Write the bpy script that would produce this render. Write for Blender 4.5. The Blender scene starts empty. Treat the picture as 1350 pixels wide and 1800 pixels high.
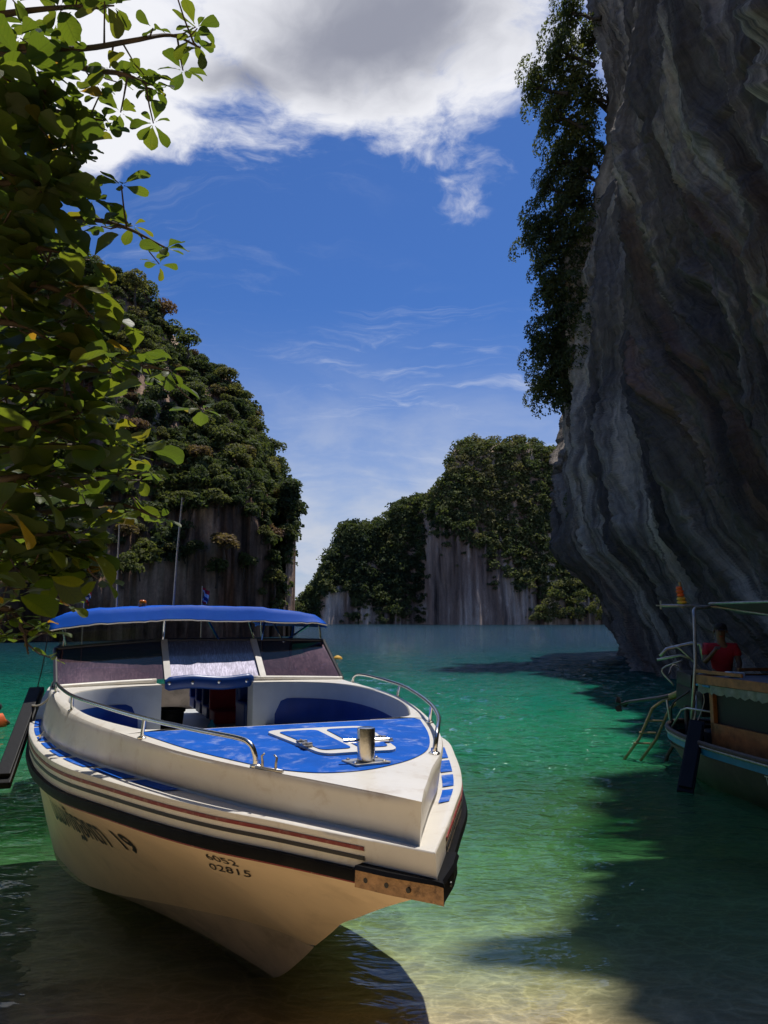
import bpy, bmesh, math, random
import numpy as np
from mathutils import Vector, Matrix, Euler

random.seed(7)
RNG = np.random.default_rng(7)
SC = bpy.context.scene
COL = SC.collection

# ------------------------------------------------------------------ camera
FPX, HORIZON, EYE = 1350.0, 1088.0, 2.4          # focal length and horizon row of the 1350 x 1800 photograph, eye height
TH = math.atan((HORIZON - 900) / FPX)
cam_d = bpy.data.cameras.new('camera')
cam_d.sensor_fit = 'VERTICAL'; cam_d.sensor_height = 36.0; cam_d.lens = 36.0 * FPX / 1800
cam_d.clip_start = 0.05; cam_d.clip_end = 30000
cam = bpy.data.objects.new('camera', cam_d); COL.objects.link(cam)
cam.location = (0, 0, EYE); cam.rotation_euler = (math.pi / 2 + TH, 0, 0)
SC.camera = cam

# ------------------------------------------------------------------ light
SUN_EL = math.radians(70.5)
SUN_AZ = math.radians(31.0)                        # from straight ahead (+Y) towards the right (+X)
SUN_DIR = Vector((math.cos(SUN_EL) * math.sin(SUN_AZ), math.cos(SUN_EL) * math.cos(SUN_AZ), math.sin(SUN_EL)))
sun_d = bpy.data.lights.new('sun', 'SUN'); sun_d.energy = 4.3; sun_d.angle = math.radians(0.53); sun_d.color = (1.0, 0.95, 0.87)
sun = bpy.data.objects.new('sun', sun_d); COL.objects.link(sun)
sun.rotation_euler = SUN_DIR.to_track_quat('Z', 'Y').to_euler()
sun.location = (20, 40, 90)
SC.view_settings.view_transform = 'Standard'; SC.view_settings.look = 'None'
SC.view_settings.exposure = 0.0; SC.view_settings.gamma = 1.0
SC.view_settings.use_curve_mapping = False
SC.cycles.max_bounces = 6; SC.cycles.transparent_max_bounces = 24
SC.cycles.diffuse_bounces = 2; SC.cycles.glossy_bounces = 3; SC.cycles.transmission_bounces = 6
SC.cycles.caustics_reflective = False; SC.cycles.caustics_refractive = False
SC.cycles.sample_clamp_indirect = 4.0
SC.cycles.use_denoising = True


def nd(nt, typ, ins=None, **props):
    n = nt.nodes.new(typ)
    for k, v in props.items():
        setattr(n, k, v)
    for k, v in (ins or {}).items():
        s = n.inputs[k]
        if isinstance(v, bpy.types.NodeSocket):
            nt.links.new(v, s)
        else:
            s.default_value = v
    return n


def mth(nt, op, a, b=0.0, c=0.0, clamp=False):
    return nd(nt, 'ShaderNodeMath', {0: a, 1: b, 2: c}, operation=op, use_clamp=clamp).outputs[0]


def vmth(nt, op, a, b=(0, 0, 0)):
    return nd(nt, 'ShaderNodeVectorMath', {0: a, 1: b}, operation=op)


def ramp(nt, fac, stops, interp='LINEAR'):
    n = nd(nt, 'ShaderNodeValToRGB', {0: fac})
    n.color_ramp.interpolation = interp
    e = n.color_ramp.elements
    while len(e) < len(stops):
        e.new(0.5)
    for el, (p, c) in zip(e, stops):
        el.position = p
        el.color = (c, c, c, 1) if isinstance(c, (int, float)) else (*c, 1)
    return n.outputs[0]


def mixc(nt, fac, a, b, mode='MIX'):
    n = nd(nt, 'ShaderNodeMix', data_type='RGBA', blend_type=mode)
    for idx, v in ((0, fac), (6, a), (7, b)):
        s = n.inputs[idx]
        if isinstance(v, bpy.types.NodeSocket):
            nt.links.new(v, s)
        elif idx == 0:
            s.default_value = v
        else:
            s.default_value = (*v, 1) if len(v) == 3 else v
    return n.outputs[2]


def sstep(nt, x, lo, hi):
    return nd(nt, 'ShaderNodeMapRange', {0: x, 1: lo, 2: hi, 3: 0.0, 4: 1.0}, interpolation_type='SMOOTHSTEP').outputs[0]


def noise(nt, vec, scale, detail=4, rough=0.55, dist=0.0):
    return nd(nt, 'ShaderNodeTexNoise', {'Vector': vec, 'Scale': scale, 'Detail': detail, 'Roughness': rough, 'Distortion': dist}).outputs['Fac']


CF = np.array([0, math.cos(TH), math.sin(TH)]); CU = np.array([0, -math.sin(TH), math.cos(TH)]); CR = np.array([1.0, 0, 0])
EYEP = np.array([0, 0, EYE])


def ray(x, y):
    return CF + (x - 675) / FPX * CR + (900 - y) / FPX * CU


def atY(x, y, Y):
    d = ray(x, y); return EYEP + d * (Y / d[1])


def atZ(x, y, Z):
    d = ray(x, y); return EYEP + d * ((Z - EYE) / d[2])


def topx(P):
    P = np.asarray(P, float) - EYEP
    zc = P @ CF
    return 675 + FPX * (P @ CR) / zc, 900 - FPX * (P @ CU) / zc


# ------------------------------------------------------------------ sky
world = bpy.data.worlds.new('World'); SC.world = world; world.use_nodes = True
nt = world.node_tree; nt.nodes.clear()
sky = nd(nt, 'ShaderNodeTexSky', sky_type='NISHITA', sun_disc=False, sun_elevation=SUN_EL, sun_rotation=SUN_AZ,
         altitude=0.0, air_density=1.0, dust_density=0.6, ozone_density=2.0)
co = nd(nt, 'ShaderNodeTexCoord').outputs['Generated']
sep = nd(nt, 'ShaderNodeSeparateXYZ', {0: co})
zz = mth(nt, 'ADD', mth(nt, 'MAXIMUM', sep.outputs[2], 0.0), 0.22)
pl = nd(nt, 'ShaderNodeCombineXYZ', {0: mth(nt, 'DIVIDE', sep.outputs[0], zz), 1: mth(nt, 'DIVIDE', sep.outputs[1], zz), 2: 0.0}).outputs[0]


def plane_of(x, y):
    d = ray(x, y); d = d / np.linalg.norm(d)
    return d[:2] / (max(d[2], 0) + 0.22)


warp = nd(nt, 'ShaderNodeTexNoise', {'Vector': pl, 'Scale': 2.6, 'Detail': 4.0, 'Roughness': 0.55})
plw = vmth(nt, 'ADD', pl, vmth(nt, 'SCALE', vmth(nt, 'SUBTRACT', warp.outputs['Color'], (0.5, 0.5, 0.5)).outputs[0]).outputs[0])
plw.inputs[1].links[0].from_node.inputs['Scale'].default_value = 0.30
plw = plw.outputs[0]
n_big = noise(nt, plw, 2.3, 9, 0.60)
n_fine = noise(nt, plw, 7.0, 8, 0.62)


def blob(x, y, rx, ry):
    """a cumulus cell at the direction of photo pixel (x, y); rx, ry in cloud-plane units"""
    c = plane_of(x, y)
    q = vmth(nt, 'DIVIDE', vmth(nt, 'SUBTRACT', plw, (c[0], c[1], 0)).outputs[0], (rx, ry, 1.0)).outputs[0]
    return mth(nt, 'SUBTRACT', 1.0, vmth(nt, 'LENGTH', q).outputs['Value'])


cells = None
for (bx, by, rx, ry) in ((560, 30, 0.40, 0.21), (330, 120, 0.26, 0.15), (850, 60, 0.12, 0.20), (250, 200, .16, .10), (700, 150, 0.20, 0.08), (-900, 300, 0.40, 0.22), (2300, 250, 0.45, 0.25)):  # last two are unseen clouds, added beside the view for neutral fill
    b = blob(bx, by, rx, ry)
    cells = b if cells is None else mth(nt, 'MAXIMUM', cells, b)
dens = mth(nt, 'ADD', mth(nt, 'MULTIPLY', cells, 0.50), mth(nt, 'ADD', mth(nt, 'MULTIPLY', mth(nt, 'SUBTRACT', n_big, 0.5), 1.75), mth(nt, 'MULTIPLY', mth(nt, 'SUBTRACT', n_fine, 0.5), 0.95)))
cover = sstep(nt, dens, -0.16, 0.24)
mid = None
for (bx, by, rx, ry) in ((640, 40, 0.27, 0.155), (430, 110, 0.13, 0.075), (-900, 300, 0.30, 0.15), (2300, 250, 0.32, 0.16)):  # grey cores, the last two for the added unseen clouds
    b = blob(bx, by, rx, ry)
    mid = b if mid is None else mth(nt, 'MAXIMUM', mid, b)
core = mth(nt, 'MULTIPLY', sstep(nt, mth(nt, 'ADD', mid, mth(nt, 'MULTIPLY', mth(nt, 'SUBTRACT', n_big, 0.5), 1.7)), -0.10, 0.85), 0.92)
# thin high cirrus, drawn out along one direction
cir_v = nd(nt, 'ShaderNodeMapping', {'Vector': plw, 'Rotation': (0, 0, math.radians(-38)), 'Scale': (1.3, 4.6, 1.0)}).outputs[0]
cirr = sstep(nt, noise(nt, cir_v, 2.6, 10, 0.66, 0.6), 0.50, 0.80)
cir_patch = sstep(nt, noise(nt, vmth(nt, 'ADD', pl, (0.9, 0.35, 0)).outputs[0], 1.0, 2, 0.5), 0.34, 0.60)
cirr = mth(nt, 'MULTIPLY', mth(nt, 'MULTIPLY', cirr, cir_patch), 0.55)
# low bank of haze and fair-weather cloud near the horizon
low = sstep(nt, sep.outputs[2], 0.40, 0.04)
low_v = nd(nt, 'ShaderNodeMapping', {'Vector': co, 'Scale': (1.0, 1.0, 2.6)}).outputs[0]
lown = sstep(nt, mth(nt, 'ADD', noise(nt, low_v, 5.0, 8, 0.6, 0.3), mth(nt, 'MULTIPLY', low, 0.20)), 0.50, 0.78)
lowc = mth(nt, 'MULTIPLY', low, mth(nt, 'ADD', mth(nt, 'MULTIPLY', lown, 0.55), 0.58), clamp=True)
sky_c = mixc(nt, 1.0, sky.outputs[0], (0.47, 0.83, 1.45), 'MULTIPLY')
CW = 12.0
c1 = mixc(nt, lowc, sky_c, (0.66 * CW, 0.72 * CW, 0.85 * CW))
c2 = mixc(nt, cirr, c1, (0.80 * CW, 0.86 * CW, 1.0 * CW))
cl_col = mixc(nt, core, (1.06 * CW, 1.07 * CW, 1.13 * CW), (0.30 * CW, 0.32 * CW, 0.41 * CW))
c3 = mixc(nt, cover, c2, cl_col)
bg = nd(nt, 'ShaderNodeBackground', {0: c3, 1: 0.070})
nd(nt, 'ShaderNodeOutputWorld', {0: bg.outputs[0]})


# ------------------------------------------------------------------ helpers
def tag(o, label=None, cat=None, group=None, kind=None):
    for k, v in (('label', label), ('category', cat), ('group', group), ('kind', kind)):
        if v: o[k] = v
    return o


def link(name, me, mat=None, parent=None, smooth=False):
    o = bpy.data.objects.new(name, me); COL.objects.link(o)
    if mat is not None and len(me.materials) == 0:
        for m in (mat if isinstance(mat, (list, tuple)) else [mat]):
            me.materials.append(m)
    if parent is not None: o.parent = parent
    if smooth:
        me.polygons.foreach_set('use_smooth', [True] * len(me.polygons))
    return o


def mesh(name, V, Fc, mat=None, parent=None, smooth=False):
    me = bpy.data.meshes.new(name)
    V = [tuple(map(float, v)) for v in V]
    me.from_pydata(V, [], [tuple(int(i) for i in f) for f in Fc]); me.update()
    return link(name, me, mat, parent, smooth)


def fast_mesh(name, V, Q, mat=None, parent=None, smooth=False, attrs=None, uv=None):
    """numpy quads (n,4) or tris (n,3) -> object"""
    V = np.asarray(V, np.float32); Q = np.asarray(Q, np.int32); k = Q.shape[1]
    me = bpy.data.meshes.new(name)
    me.vertices.add(len(V)); me.vertices.foreach_set('co', V.ravel())
    me.loops.add(Q.size); me.loops.foreach_set('vertex_index', Q.ravel())
    me.polygons.add(len(Q)); me.polygons.foreach_set('loop_start', np.arange(0, Q.size, k, dtype=np.int32))
    try: me.polygons.foreach_set('loop_total', np.full(len(Q), k, np.int32))
    except Exception: pass
    for an, av in (attrs or {}).items():
        a = me.attributes.new(an, 'FLOAT', 'POINT'); a.data.foreach_set('value', np.asarray(av, np.float32))
    if uv is not None:
        l = me.uv_layers.new(name='UVMap'); l.data.foreach_set('uv', np.asarray(uv, np.float32)[Q.ravel()].ravel())
    me.update(); me.validate()
    return link(name, me, mat, parent, smooth)


def empty(name, loc=(0, 0, 0), rz=0.0):
    o = bpy.data.objects.new(name, None); COL.objects.link(o)
    o.location = loc; o.rotation_euler = (0, 0, rz); o.empty_display_size = 0.2
    return o


def copy_tree(o, parent=None):
    c = o.copy(); COL.objects.link(c); c.parent = parent
    for ch in [x for x in bpy.data.objects if x.parent == o and x != c]:
        copy_tree(ch, c)
    return c


class MB:
    """collects shapes for ONE part"""
    def __init__(s): s.V = []; s.F = []
    def add(s, V, F):
        b = len(s.V); s.V += [tuple(v) for v in V]; s.F += [tuple(i + b for i in f) for f in F]; return s
    def box(s, c, size, rot=None, bev=0.0):
        bm = bmesh.new(); bmesh.ops.create_cube(bm, size=1)
        for v in bm.verts: v.co = Vector((v.co.x * size[0], v.co.y * size[1], v.co.z * size[2]))
        if bev > 0: bmesh.ops.bevel(bm, geom=bm.edges[:], offset=bev, segments=2, affect='EDGES', profile=0.6)
        M = (rot.to_matrix() if rot is not None else Matrix.Identity(3))
        bm.verts.index_update()
        s.add([M @ v.co + Vector(c) for v in bm.verts], [[v.index for v in f.verts] for f in bm.faces]); bm.free(); return s
    def tube(s, P, r, n=8, cap=True, closed=False):
        P = [Vector(p) for p in P]; m = len(P); rr = r if isinstance(r, (list, tuple)) else [r] * m
        up = Vector((0, 0, 1)); V = []; prev = None
        for i in range(m):
            t = (P[min(i + 1, m - 1)] - P[max(i - 1, 0)])
            if closed: t = P[(i + 1) % m] - P[i - 1]
            t = t.normalized() if t.length > 1e-9 else Vector((0, 0, 1))
            if prev is None:
                a = t.cross(up if abs(t.z) < 0.95 else Vector((1, 0, 0))).normalized()
            else:
                a = (prev - t * prev.dot(t)); a = a.normalized() if a.length > 1e-6 else t.orthogonal().normalized()
            b = t.cross(a); prev = a
            for k in range(n):
                an = 2 * math.pi * k / n
                V.append(P[i] + (a * math.cos(an) + b * math.sin(an)) * rr[i])
        F = []
        for i in range(m if closed else m - 1):
            j = (i + 1) % m
            for k in range(n):
                F.append((i * n + k, i * n + (k + 1) % n, j * n + (k + 1) % n, j * n + k))
        if cap and not closed:
            F.append(tuple(range(n))[::-1]); F.append(tuple((m - 1) * n + k for k in range(n)))
        return s.add(V, F)
    def lathe(s, prof, c=(0, 0, 0), n=16, M=None):
        V = []; F = []; M = M or Matrix.Identity(3)
        for (r, z) in prof:
            for k in range(n):
                an = 2 * math.pi * k / n
                V.append(M @ Vector((r * math.cos(an), r * math.sin(an), z)) + Vector(c))
        for i in range(len(prof) - 1):
            for k in range(n):
                F.append((i * n + k, i * n + (k + 1) % n, (i + 1) * n + (k + 1) % n, (i + 1) * n + k))
        F.append(tuple(range(n))[::-1]); F.append(tuple((len(prof) - 1) * n + k for k in range(n)))
        return s.add(V, F)
    def prism(s, poly, z0, z1):
        n = len(poly)
        V = [(p[0], p[1], z0) for p in poly] + [(p[0], p[1], z1) for p in poly]
        F = [tuple(range(n))[::-1], tuple(range(n, 2 * n))] + [(i, (i + 1) % n, n + (i + 1) % n, n + i) for i in range(n)]
        return s.add(V, F)
    def loft(s, rows, closed=False):
        V = [p for r in rows for p in r]; m = len(rows[0]); F = []
        for i in range(len(rows) - 1):
            for k in range(m if closed else m - 1):
                F.append((i * m + k, i * m + (k + 1) % m, (i + 1) * m + (k + 1) % m, (i + 1) * m + k))
        return s.add(V, F)
    def build(s, name, mat, parent=None, smooth=False, angle=None):
        o = mesh(name, s.V, s.F, mat, parent, smooth)
        if angle:
            bm = bmesh.new(); bm.from_mesh(o.data); bmesh.ops.recalc_face_normals(bm, faces=bm.faces[:])
            for f in bm.faces: f.smooth = True
            for e in bm.edges:
                if len(e.link_faces) == 2 and e.calc_face_angle(0) > math.radians(angle): e.smooth = False
            bm.to_mesh(o.data); bm.free()
        return o


def spline(P, n, closed=False):
    """Catmull-Rom through P, n points in all"""
    P = np.asarray(P, float); m = len(P); out = []
    for i in range(n):
        t = i / (n if closed else n - 1) * (m if closed else m - 1)
        k = min(int(t), m - 1 if closed else m - 2); f = t - k
        g = (lambda j: P[j % m]) if closed else (lambda j: P[j] if 0 <= j < m else (2 * P[0] - P[1] if j < 0 else 2 * P[m - 1] - P[m - 2]))
        p0, p1, p2, p3 = g(k - 1), g(k), g(k + 1), g(k + 2)
        out.append(0.5 * ((2 * p1) + (p2 - p0) * f + (2 * p0 - 5 * p1 + 4 * p2 - p3) * f ** 2 + (3 * p1 - p0 - 3 * p2 + p3) * f ** 3))
    return np.array(out)


# lattice noise for shaping rock
def _hash(i, j, k, s):
    h = (i * 374761393 + j * 668265263 + k * 2147483647 + s * 974634777) & 0xFFFFFFFF
    h = ((h ^ (h >> 13)) * 1274126177) & 0xFFFFFFFF
    return ((h ^ (h >> 16)) & 0xFFFF) / 65535.0 * 2 - 1


def vnoise(x, y, z=0.0, seed=0):
    x, y, z = np.broadcast_arrays(np.asarray(x, float), np.asarray(y, float), np.asarray(z, float))
    i, j, k = (np.floor(a).astype(np.int64) for a in (x, y, z)); fx, fy, fz = x - i, y - j, z - k
    sx, sy, sz = (f * f * f * (f * (f * 6 - 15) + 10) for f in (fx, fy, fz)); r = 0
    for a in (0, 1):
        for b in (0, 1):
            for c in (0, 1):
                r = r + _hash(i + a, j + b, k + c, seed) * (sx if a else 1 - sx) * (sy if b else 1 - sy) * (sz if c else 1 - sz)
    return r


def fbm(x, y, z=0.0, seed=0, oct=4, lac=2.03, gain=0.5):
    r = 0; a = 1.0
    for o in range(oct):
        r = r + a * vnoise(np.asarray(x) * lac ** o, np.asarray(y) * lac ** o, np.asarray(z) * lac ** o, seed + o * 17); a *= gain
    return r


# ------------------------------------------------------------------ materials
def newmat(name):
    m = bpy.data.materials.new(name); m.use_nodes = True; m.node_tree.nodes.clear(); return m, m.node_tree


def pbr(name, col, rough=0.5, metal=0.0, var=0.12, vscale=6.0, dirt=None, dscale=3.0, damt=0.5, bump=0.0, bscale=40.0, coat=0.0, spec=0.5, rvar=0.15):
    """principled surface: base colour with uneven tone, dirt patches and fine relief"""
    m, t = newmat(name)
    tc = nd(t, 'ShaderNodeTexCoord').outputs['Object']
    n1 = noise(t, tc, vscale, 6, 0.6)
    lo = tuple(c * (1 - var) for c in col); hi = tuple(min(1, c * (1 + var)) for c in col)
    c = ramp(t, n1, [(0.3, lo), (0.7, hi)])
    if dirt is not None:
        d = sstep(t, noise(t, tc, dscale, 9, 0.68, 0.4), 0.50, 0.74)
        c = mixc(t, mth(t, 'MULTIPLY', d, damt), c, dirt)
    rn = mth(t, 'ADD', rough - rvar / 2, mth(t, 'MULTIPLY', noise(t, tc, vscale * 2.3, 5, 0.6), rvar), clamp=True)
    p = nd(t, 'ShaderNodeBsdfPrincipled', {'Base Color': c, 'Roughness': rn, 'Metallic': metal, 'Coat Weight': coat, 'Specular IOR Level': spec})
    if bump > 0:
        b = nd(t, 'ShaderNodeBump', {'Height': noise(t, tc, bscale, 5, 0.6), 'Strength': bump, 'Distance': 0.02})
        t.links.new(b.outputs[0], p.inputs['Normal'])
    nd(t, 'ShaderNodeOutputMaterial', {0: p.outputs[0]})
    return m


M = {}
M['gel'] = pbr('gelcoat white', (0.74, 0.70, 0.63), 0.34, var=0.05, vscale=3.0, dirt=(0.44, 0.33, 0.21), dscale=7.0, damt=0.42, bump=0.03)
M['hull_bounce'] = pbr('cream hull with bounce tint', (0.72, 0.55, 0.37), 0.40, var=0.07, vscale=2.0, dirt=(0.40, 0.29, 0.18), dscale=3.0, damt=0.4, bump=0.03, bscale=12)  # cream paint with the warm light off the sand mixed into its colour
M['bottom'] = pbr('bottom paint', (0.46, 0.36, 0.27), 0.6, var=0.2, vscale=4.0, dirt=(0.18, 0.15, 0.10), damt=0.6, bump=0.05)
M['liner'] = pbr('grey white liner', (0.56, 0.58, 0.58), 0.45, var=0.05, dirt=(0.35, 0.34, 0.30), damt=0.25)
M['bluepad'] = pbr('blue deck paint', (0.002, 0.090, 0.46), 0.75, var=0.14, vscale=5.0, dirt=(0.42, 0.48, 0.66), dscale=6.5, damt=0.55, bump=0.18, bscale=260, spec=0.12)
M['canvas'] = pbr('blue canopy cloth', (0.002, 0.085, 0.52), 0.55, var=0.10, vscale=2.0, dirt=(0.012, 0.13, 0.55), dscale=2.5, damt=0.4, bump=0.15, bscale=5, spec=0.12)
M['cushion'] = pbr('blue vinyl', (0.004, 0.045, 0.22), 0.36, var=0.12, bump=0.06, bscale=14)
M['seat'] = pbr('blue seat vinyl', (0.006, 0.055, 0.27), 0.42, var=0.12, bump=0.05, bscale=14)
M['rubber'] = pbr('black rubber', (0.005, 0.005, 0.006), 0.55, var=0.3, dirt=(0.018, 0.016, 0.014), damt=0.5, bump=0.1, bscale=30, spec=0.08)
M['red'] = pbr('dark red stripe', (0.20, 0.012, 0.012), 0.45, var=0.2, dirt=(0.5, 0.4, 0.3), dscale=14, damt=0.5)
M['black'] = pbr('black paint', (0.012, 0.011, 0.012), 0.5, var=0.2)
M['steel'] = pbr('polished steel', (0.66, 0.65, 0.63), 0.20, metal=1.0, var=0.1, vscale=20, bump=0.02)
M['dullsteel'] = pbr('weathered steel', (0.45, 0.43, 0.40), 0.42, metal=0.9, var=0.25, vscale=14, dirt=(0.22, 0.13, 0.07), damt=0.35, bump=0.05)
M['frame'] = pbr('window frame', (0.50, 0.47, 0.42), 0.45, var=0.1)
M['framedark'] = pbr('dark window frame', (0.035, 0.032, 0.033), 0.4, var=0.2)
M['worn'] = pbr('worn wood', (0.40, 0.23, 0.11), 0.7, var=0.3, vscale=18, dirt=(0.06, 0.035, 0.02), dscale=16, damt=0.8, bump=0.35, bscale=60)
M['wood'] = pbr('varnished wood', (0.34, 0.125, 0.035), 0.45, var=0.35, vscale=7, dirt=(0.07, 0.03, 0.012), dscale=6, damt=0.6, bump=0.12, bscale=25)
M['darkwood'] = pbr('dark wood', (0.045, 0.032, 0.024), 0.6, var=0.4, vscale=7, dirt=(0.12, 0.09, 0.06), damt=0.4, bump=0.15, bscale=25)
M['oldhull'] = pbr('old dark hull', (0.040, 0.034, 0.026), 0.55, var=0.35, vscale=3, dirt=(0.10, 0.085, 0.055), dscale=4, damt=0.5, bump=0.1, bscale=14)
M['teal'] = pbr('teal paint', (0.008, 0.21, 0.34), 0.5, var=0.15, dirt=(0.03, 0.09, 0.11), damt=0.4)
M['greencloth'] = pbr('faded green trim', (0.20, 0.23, 0.15), 0.8, var=0.3, vscale=9, dirt=(0.5, 0.5, 0.42), damt=0.6, bump=0.3)
M['bamboo'] = pbr('bamboo', (0.34, 0.24, 0.11), 0.55, var=0.25, vscale=10, bump=0.1)
M['greycanvas'] = pbr('grey tarpaulin', (0.11, 0.105, 0.125), 0.7, var=0.15, bump=0.12, bscale=9)
M['plankblack'] = pbr('black fender board', (0.006, 0.0056, 0.0066), 0.6, var=0.3, dirt=(0.014, 0.013, 0.014), damt=0.5, bump=0.1, spec=0.25)
M['rope'] = pbr('rope', (0.50, 0.46, 0.38), 0.85, var=0.2, vscale=60, bump=0.5, bscale=200)
M['ropedark'] = pbr('dark rope', (0.06, 0.055, 0.05), 0.85, var=0.2, vscale=60, bump=0.5, bscale=200)
M['orange'] = pbr('orange fabric', (0.80, 0.13, 0.02), 0.7, var=0.12, bump=0.1)
M['yellow'] = pbr('yellow ribbon', (0.70, 0.38, 0.04), 0.7, var=0.2, bump=0.2)
M['shirt'] = pbr('red shirt', (0.36, 0.006, 0.018), 0.8, var=0.15, vscale=8, bump=0.2, bscale=12)
M['skin'] = pbr('skin', (0.12, 0.060, 0.036), 0.5, var=0.1)
M['shorts'] = pbr('dark trousers', (0.015, 0.016, 0.022), 0.8, var=0.2)
M['cap'] = pbr('dark cap', (0.012, 0.012, 0.014), 0.8, var=0.2)
M['redvinyl'] = pbr('red vinyl', (0.42, 0.012, 0.015), 0.55, var=0.15)
M['pink'] = pbr('pink towel', (0.55, 0.05, 0.13), 0.85, var=0.15, bump=0.2)
M['white'] = pbr('white paint', (0.78, 0.78, 0.76), 0.5, var=0.05)
M['flagblue'] = pbr('flag blue', (0.03, 0.03, 0.16), 0.8)
M['flagred'] = pbr('flag red', (0.55, 0.02, 0.03), 0.8)
M['flagwhite'] = pbr('flag white', (0.75, 0.75, 0.75), 0.8)
M['bark'] = pbr('bark', (0.075, 0.055, 0.040), 0.85, var=0.35, vscale=8, dirt=(0.16, 0.14, 0.11), damt=0.5, bump=0.6, bscale=22)
M['twig'] = pbr('twig', (0.060, 0.040, 0.024), 0.8, var=0.3, bump=0.3)


def glass(name, tint, dust, dustcol, rough=0.06, swirl=False):
    """tinted acrylic: see-through tint, mirror reflection and a scattering film of dust and scratches"""
    m, t = newmat(name)
    tc = nd(t, 'ShaderNodeTexCoord').outputs['Object']
    n = noise(t, tc, 3.0, 5, 0.6, 0.4)
    w = noise(t, nd(t, 'ShaderNodeMapping', {'Vector': tc, 'Rotation': (0.5, 0.3, 0.6), 'Scale': (14.0, 70.0, 9.0)}).outputs[0], 1.0, 6, 0.6, 1.2)
    sc = mth(t, 'ADD', 0.45, mth(t, 'MULTIPLY', sstep(t, mth(t, 'ADD', mth(t, 'MULTIPLY', w, 0.7), mth(t, 'MULTIPLY', n, 0.3)), 0.42, 0.66), 0.5))
    tr = nd(t, 'ShaderNodeBsdfTransparent', {0: (*tint, 1)})
    df = nd(t, 'ShaderNodeBsdfDiffuse', {0: (*dustcol, 1)})
    gr = nd(t, 'ShaderNodeBsdfGlossy', {0: (*[min(1, c * 1.6) for c in dustcol], 1), 'Roughness': 0.42})
    film = nd(t, 'ShaderNodeMixShader', {0: 0.35, 1: df.outputs[0], 2: gr.outputs[0]})
    a = nd(t, 'ShaderNodeMixShader', {0: mth(t, 'MULTIPLY', sc, dust, clamp=True), 1: tr.outputs[0], 2: film.outputs[0]})
    gl = nd(t, 'ShaderNodeBsdfGlossy', {0: (1, 1, 1, 1), 'Roughness': rough})
    fr = nd(t, 'ShaderNodeFresnel', {0: 1.47})
    o = nd(t, 'ShaderNodeMixShader', {0: fr.outputs[0], 1: a.outputs[0], 2: gl.outputs[0]})
    nd(t, 'ShaderNodeOutputMaterial', {0: o.outputs[0]})
    return m


M['glass'] = glass('tinted windscreen', (0.13, 0.075, 0.085), 0.34, (0.085, 0.052, 0.066))
M['glasscentre'] = glass('scuffed windscreen', (0.15, 0.11, 0.13), 0.95, (0.28, 0.265, 0.33))
M['clearvinyl'] = glass('clear vinyl curtain', (0.50, 0.52, 0.54), 0.15, (0.20, 0.21, 0.22))


def amber():
    m, t = newmat('amber lens')
    p = nd(t, 'ShaderNodeBsdfPrincipled', {'Base Color': (0.85, 0.20, 0.01, 1), 'Roughness': 0.2, 'Transmission Weight': 0.4})
    nd(t, 'ShaderNodeOutputMaterial', {0: p.outputs[0]}); return m


M['amber'] = amber()


def leafmat(name, stops, trans, gloss=0.35, attr=None, tr_amt=0.5, spec=0.5):
    """leaf: reflecting upper side, light passing through, tone differing from plant to plant"""
    m, t = newmat(name)
    if attr:
        rnd = nd(t, 'ShaderNodeAttribute', attribute_name=attr).outputs['Fac']
    else:
        rnd = nd(t, 'ShaderNodeObjectInfo').outputs['Random']
    c = ramp(t, rnd, stops)
    gi = nd(t, 'ShaderNodeNewGeometry')
    fine = nd(t, 'ShaderNodeMapRange', {0: noise(t, gi.outputs['Position'], 1.3, 3), 1: 0.3, 2: 0.7, 3: 0.75, 4: 1.3}).outputs[0]
    c = mixc(t, 1.0, c, nd(t, 'ShaderNodeCombineColor', {0: fine, 1: fine, 2: fine}).outputs[0], 'MULTIPLY')
    tc_ = mixc(t, 1.0, c, trans, 'MULTIPLY')
    p = nd(t, 'ShaderNodeBsdfPrincipled', {'Base Color': c, 'Roughness': gloss, 'Specular IOR Level': spec})
    tl = nd(t, 'ShaderNodeBsdfTranslucent', {0: tc_})
    s = nd(t, 'ShaderNodeMixShader', {0: tr_amt, 1: p.outputs[0], 2: tl.outputs[0]})
    nd(t, 'ShaderNodeOutputMaterial', {0: s.outputs[0]})
    return m


M['hillleaf'] = leafmat('hill foliage', [(0.0, (0.058, 0.080, 0.036)), (0.35, (0.085, 0.108, 0.042)), (0.7, (0.135, 0.145, 0.052)), (0.90, (0.160, 0.150, 0.062)), (1.0, (0.185, 0.110, 0.070))], (1.4, 1.5, 0.7), 0.7, tr_amt=0.4, spec=0.2)
M['massleaf'] = leafmat('forest foliage', [(0.0, (0.045, 0.064, 0.034)), (0.4, (0.085, 0.105, 0.042)), (0.75, (0.130, 0.145, 0.050)), (1.0, (0.165, 0.150, 0.070))], (1.3, 1.4, 0.7), 0.8, attr='tint', tr_amt=0.35, spec=0.15)


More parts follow.
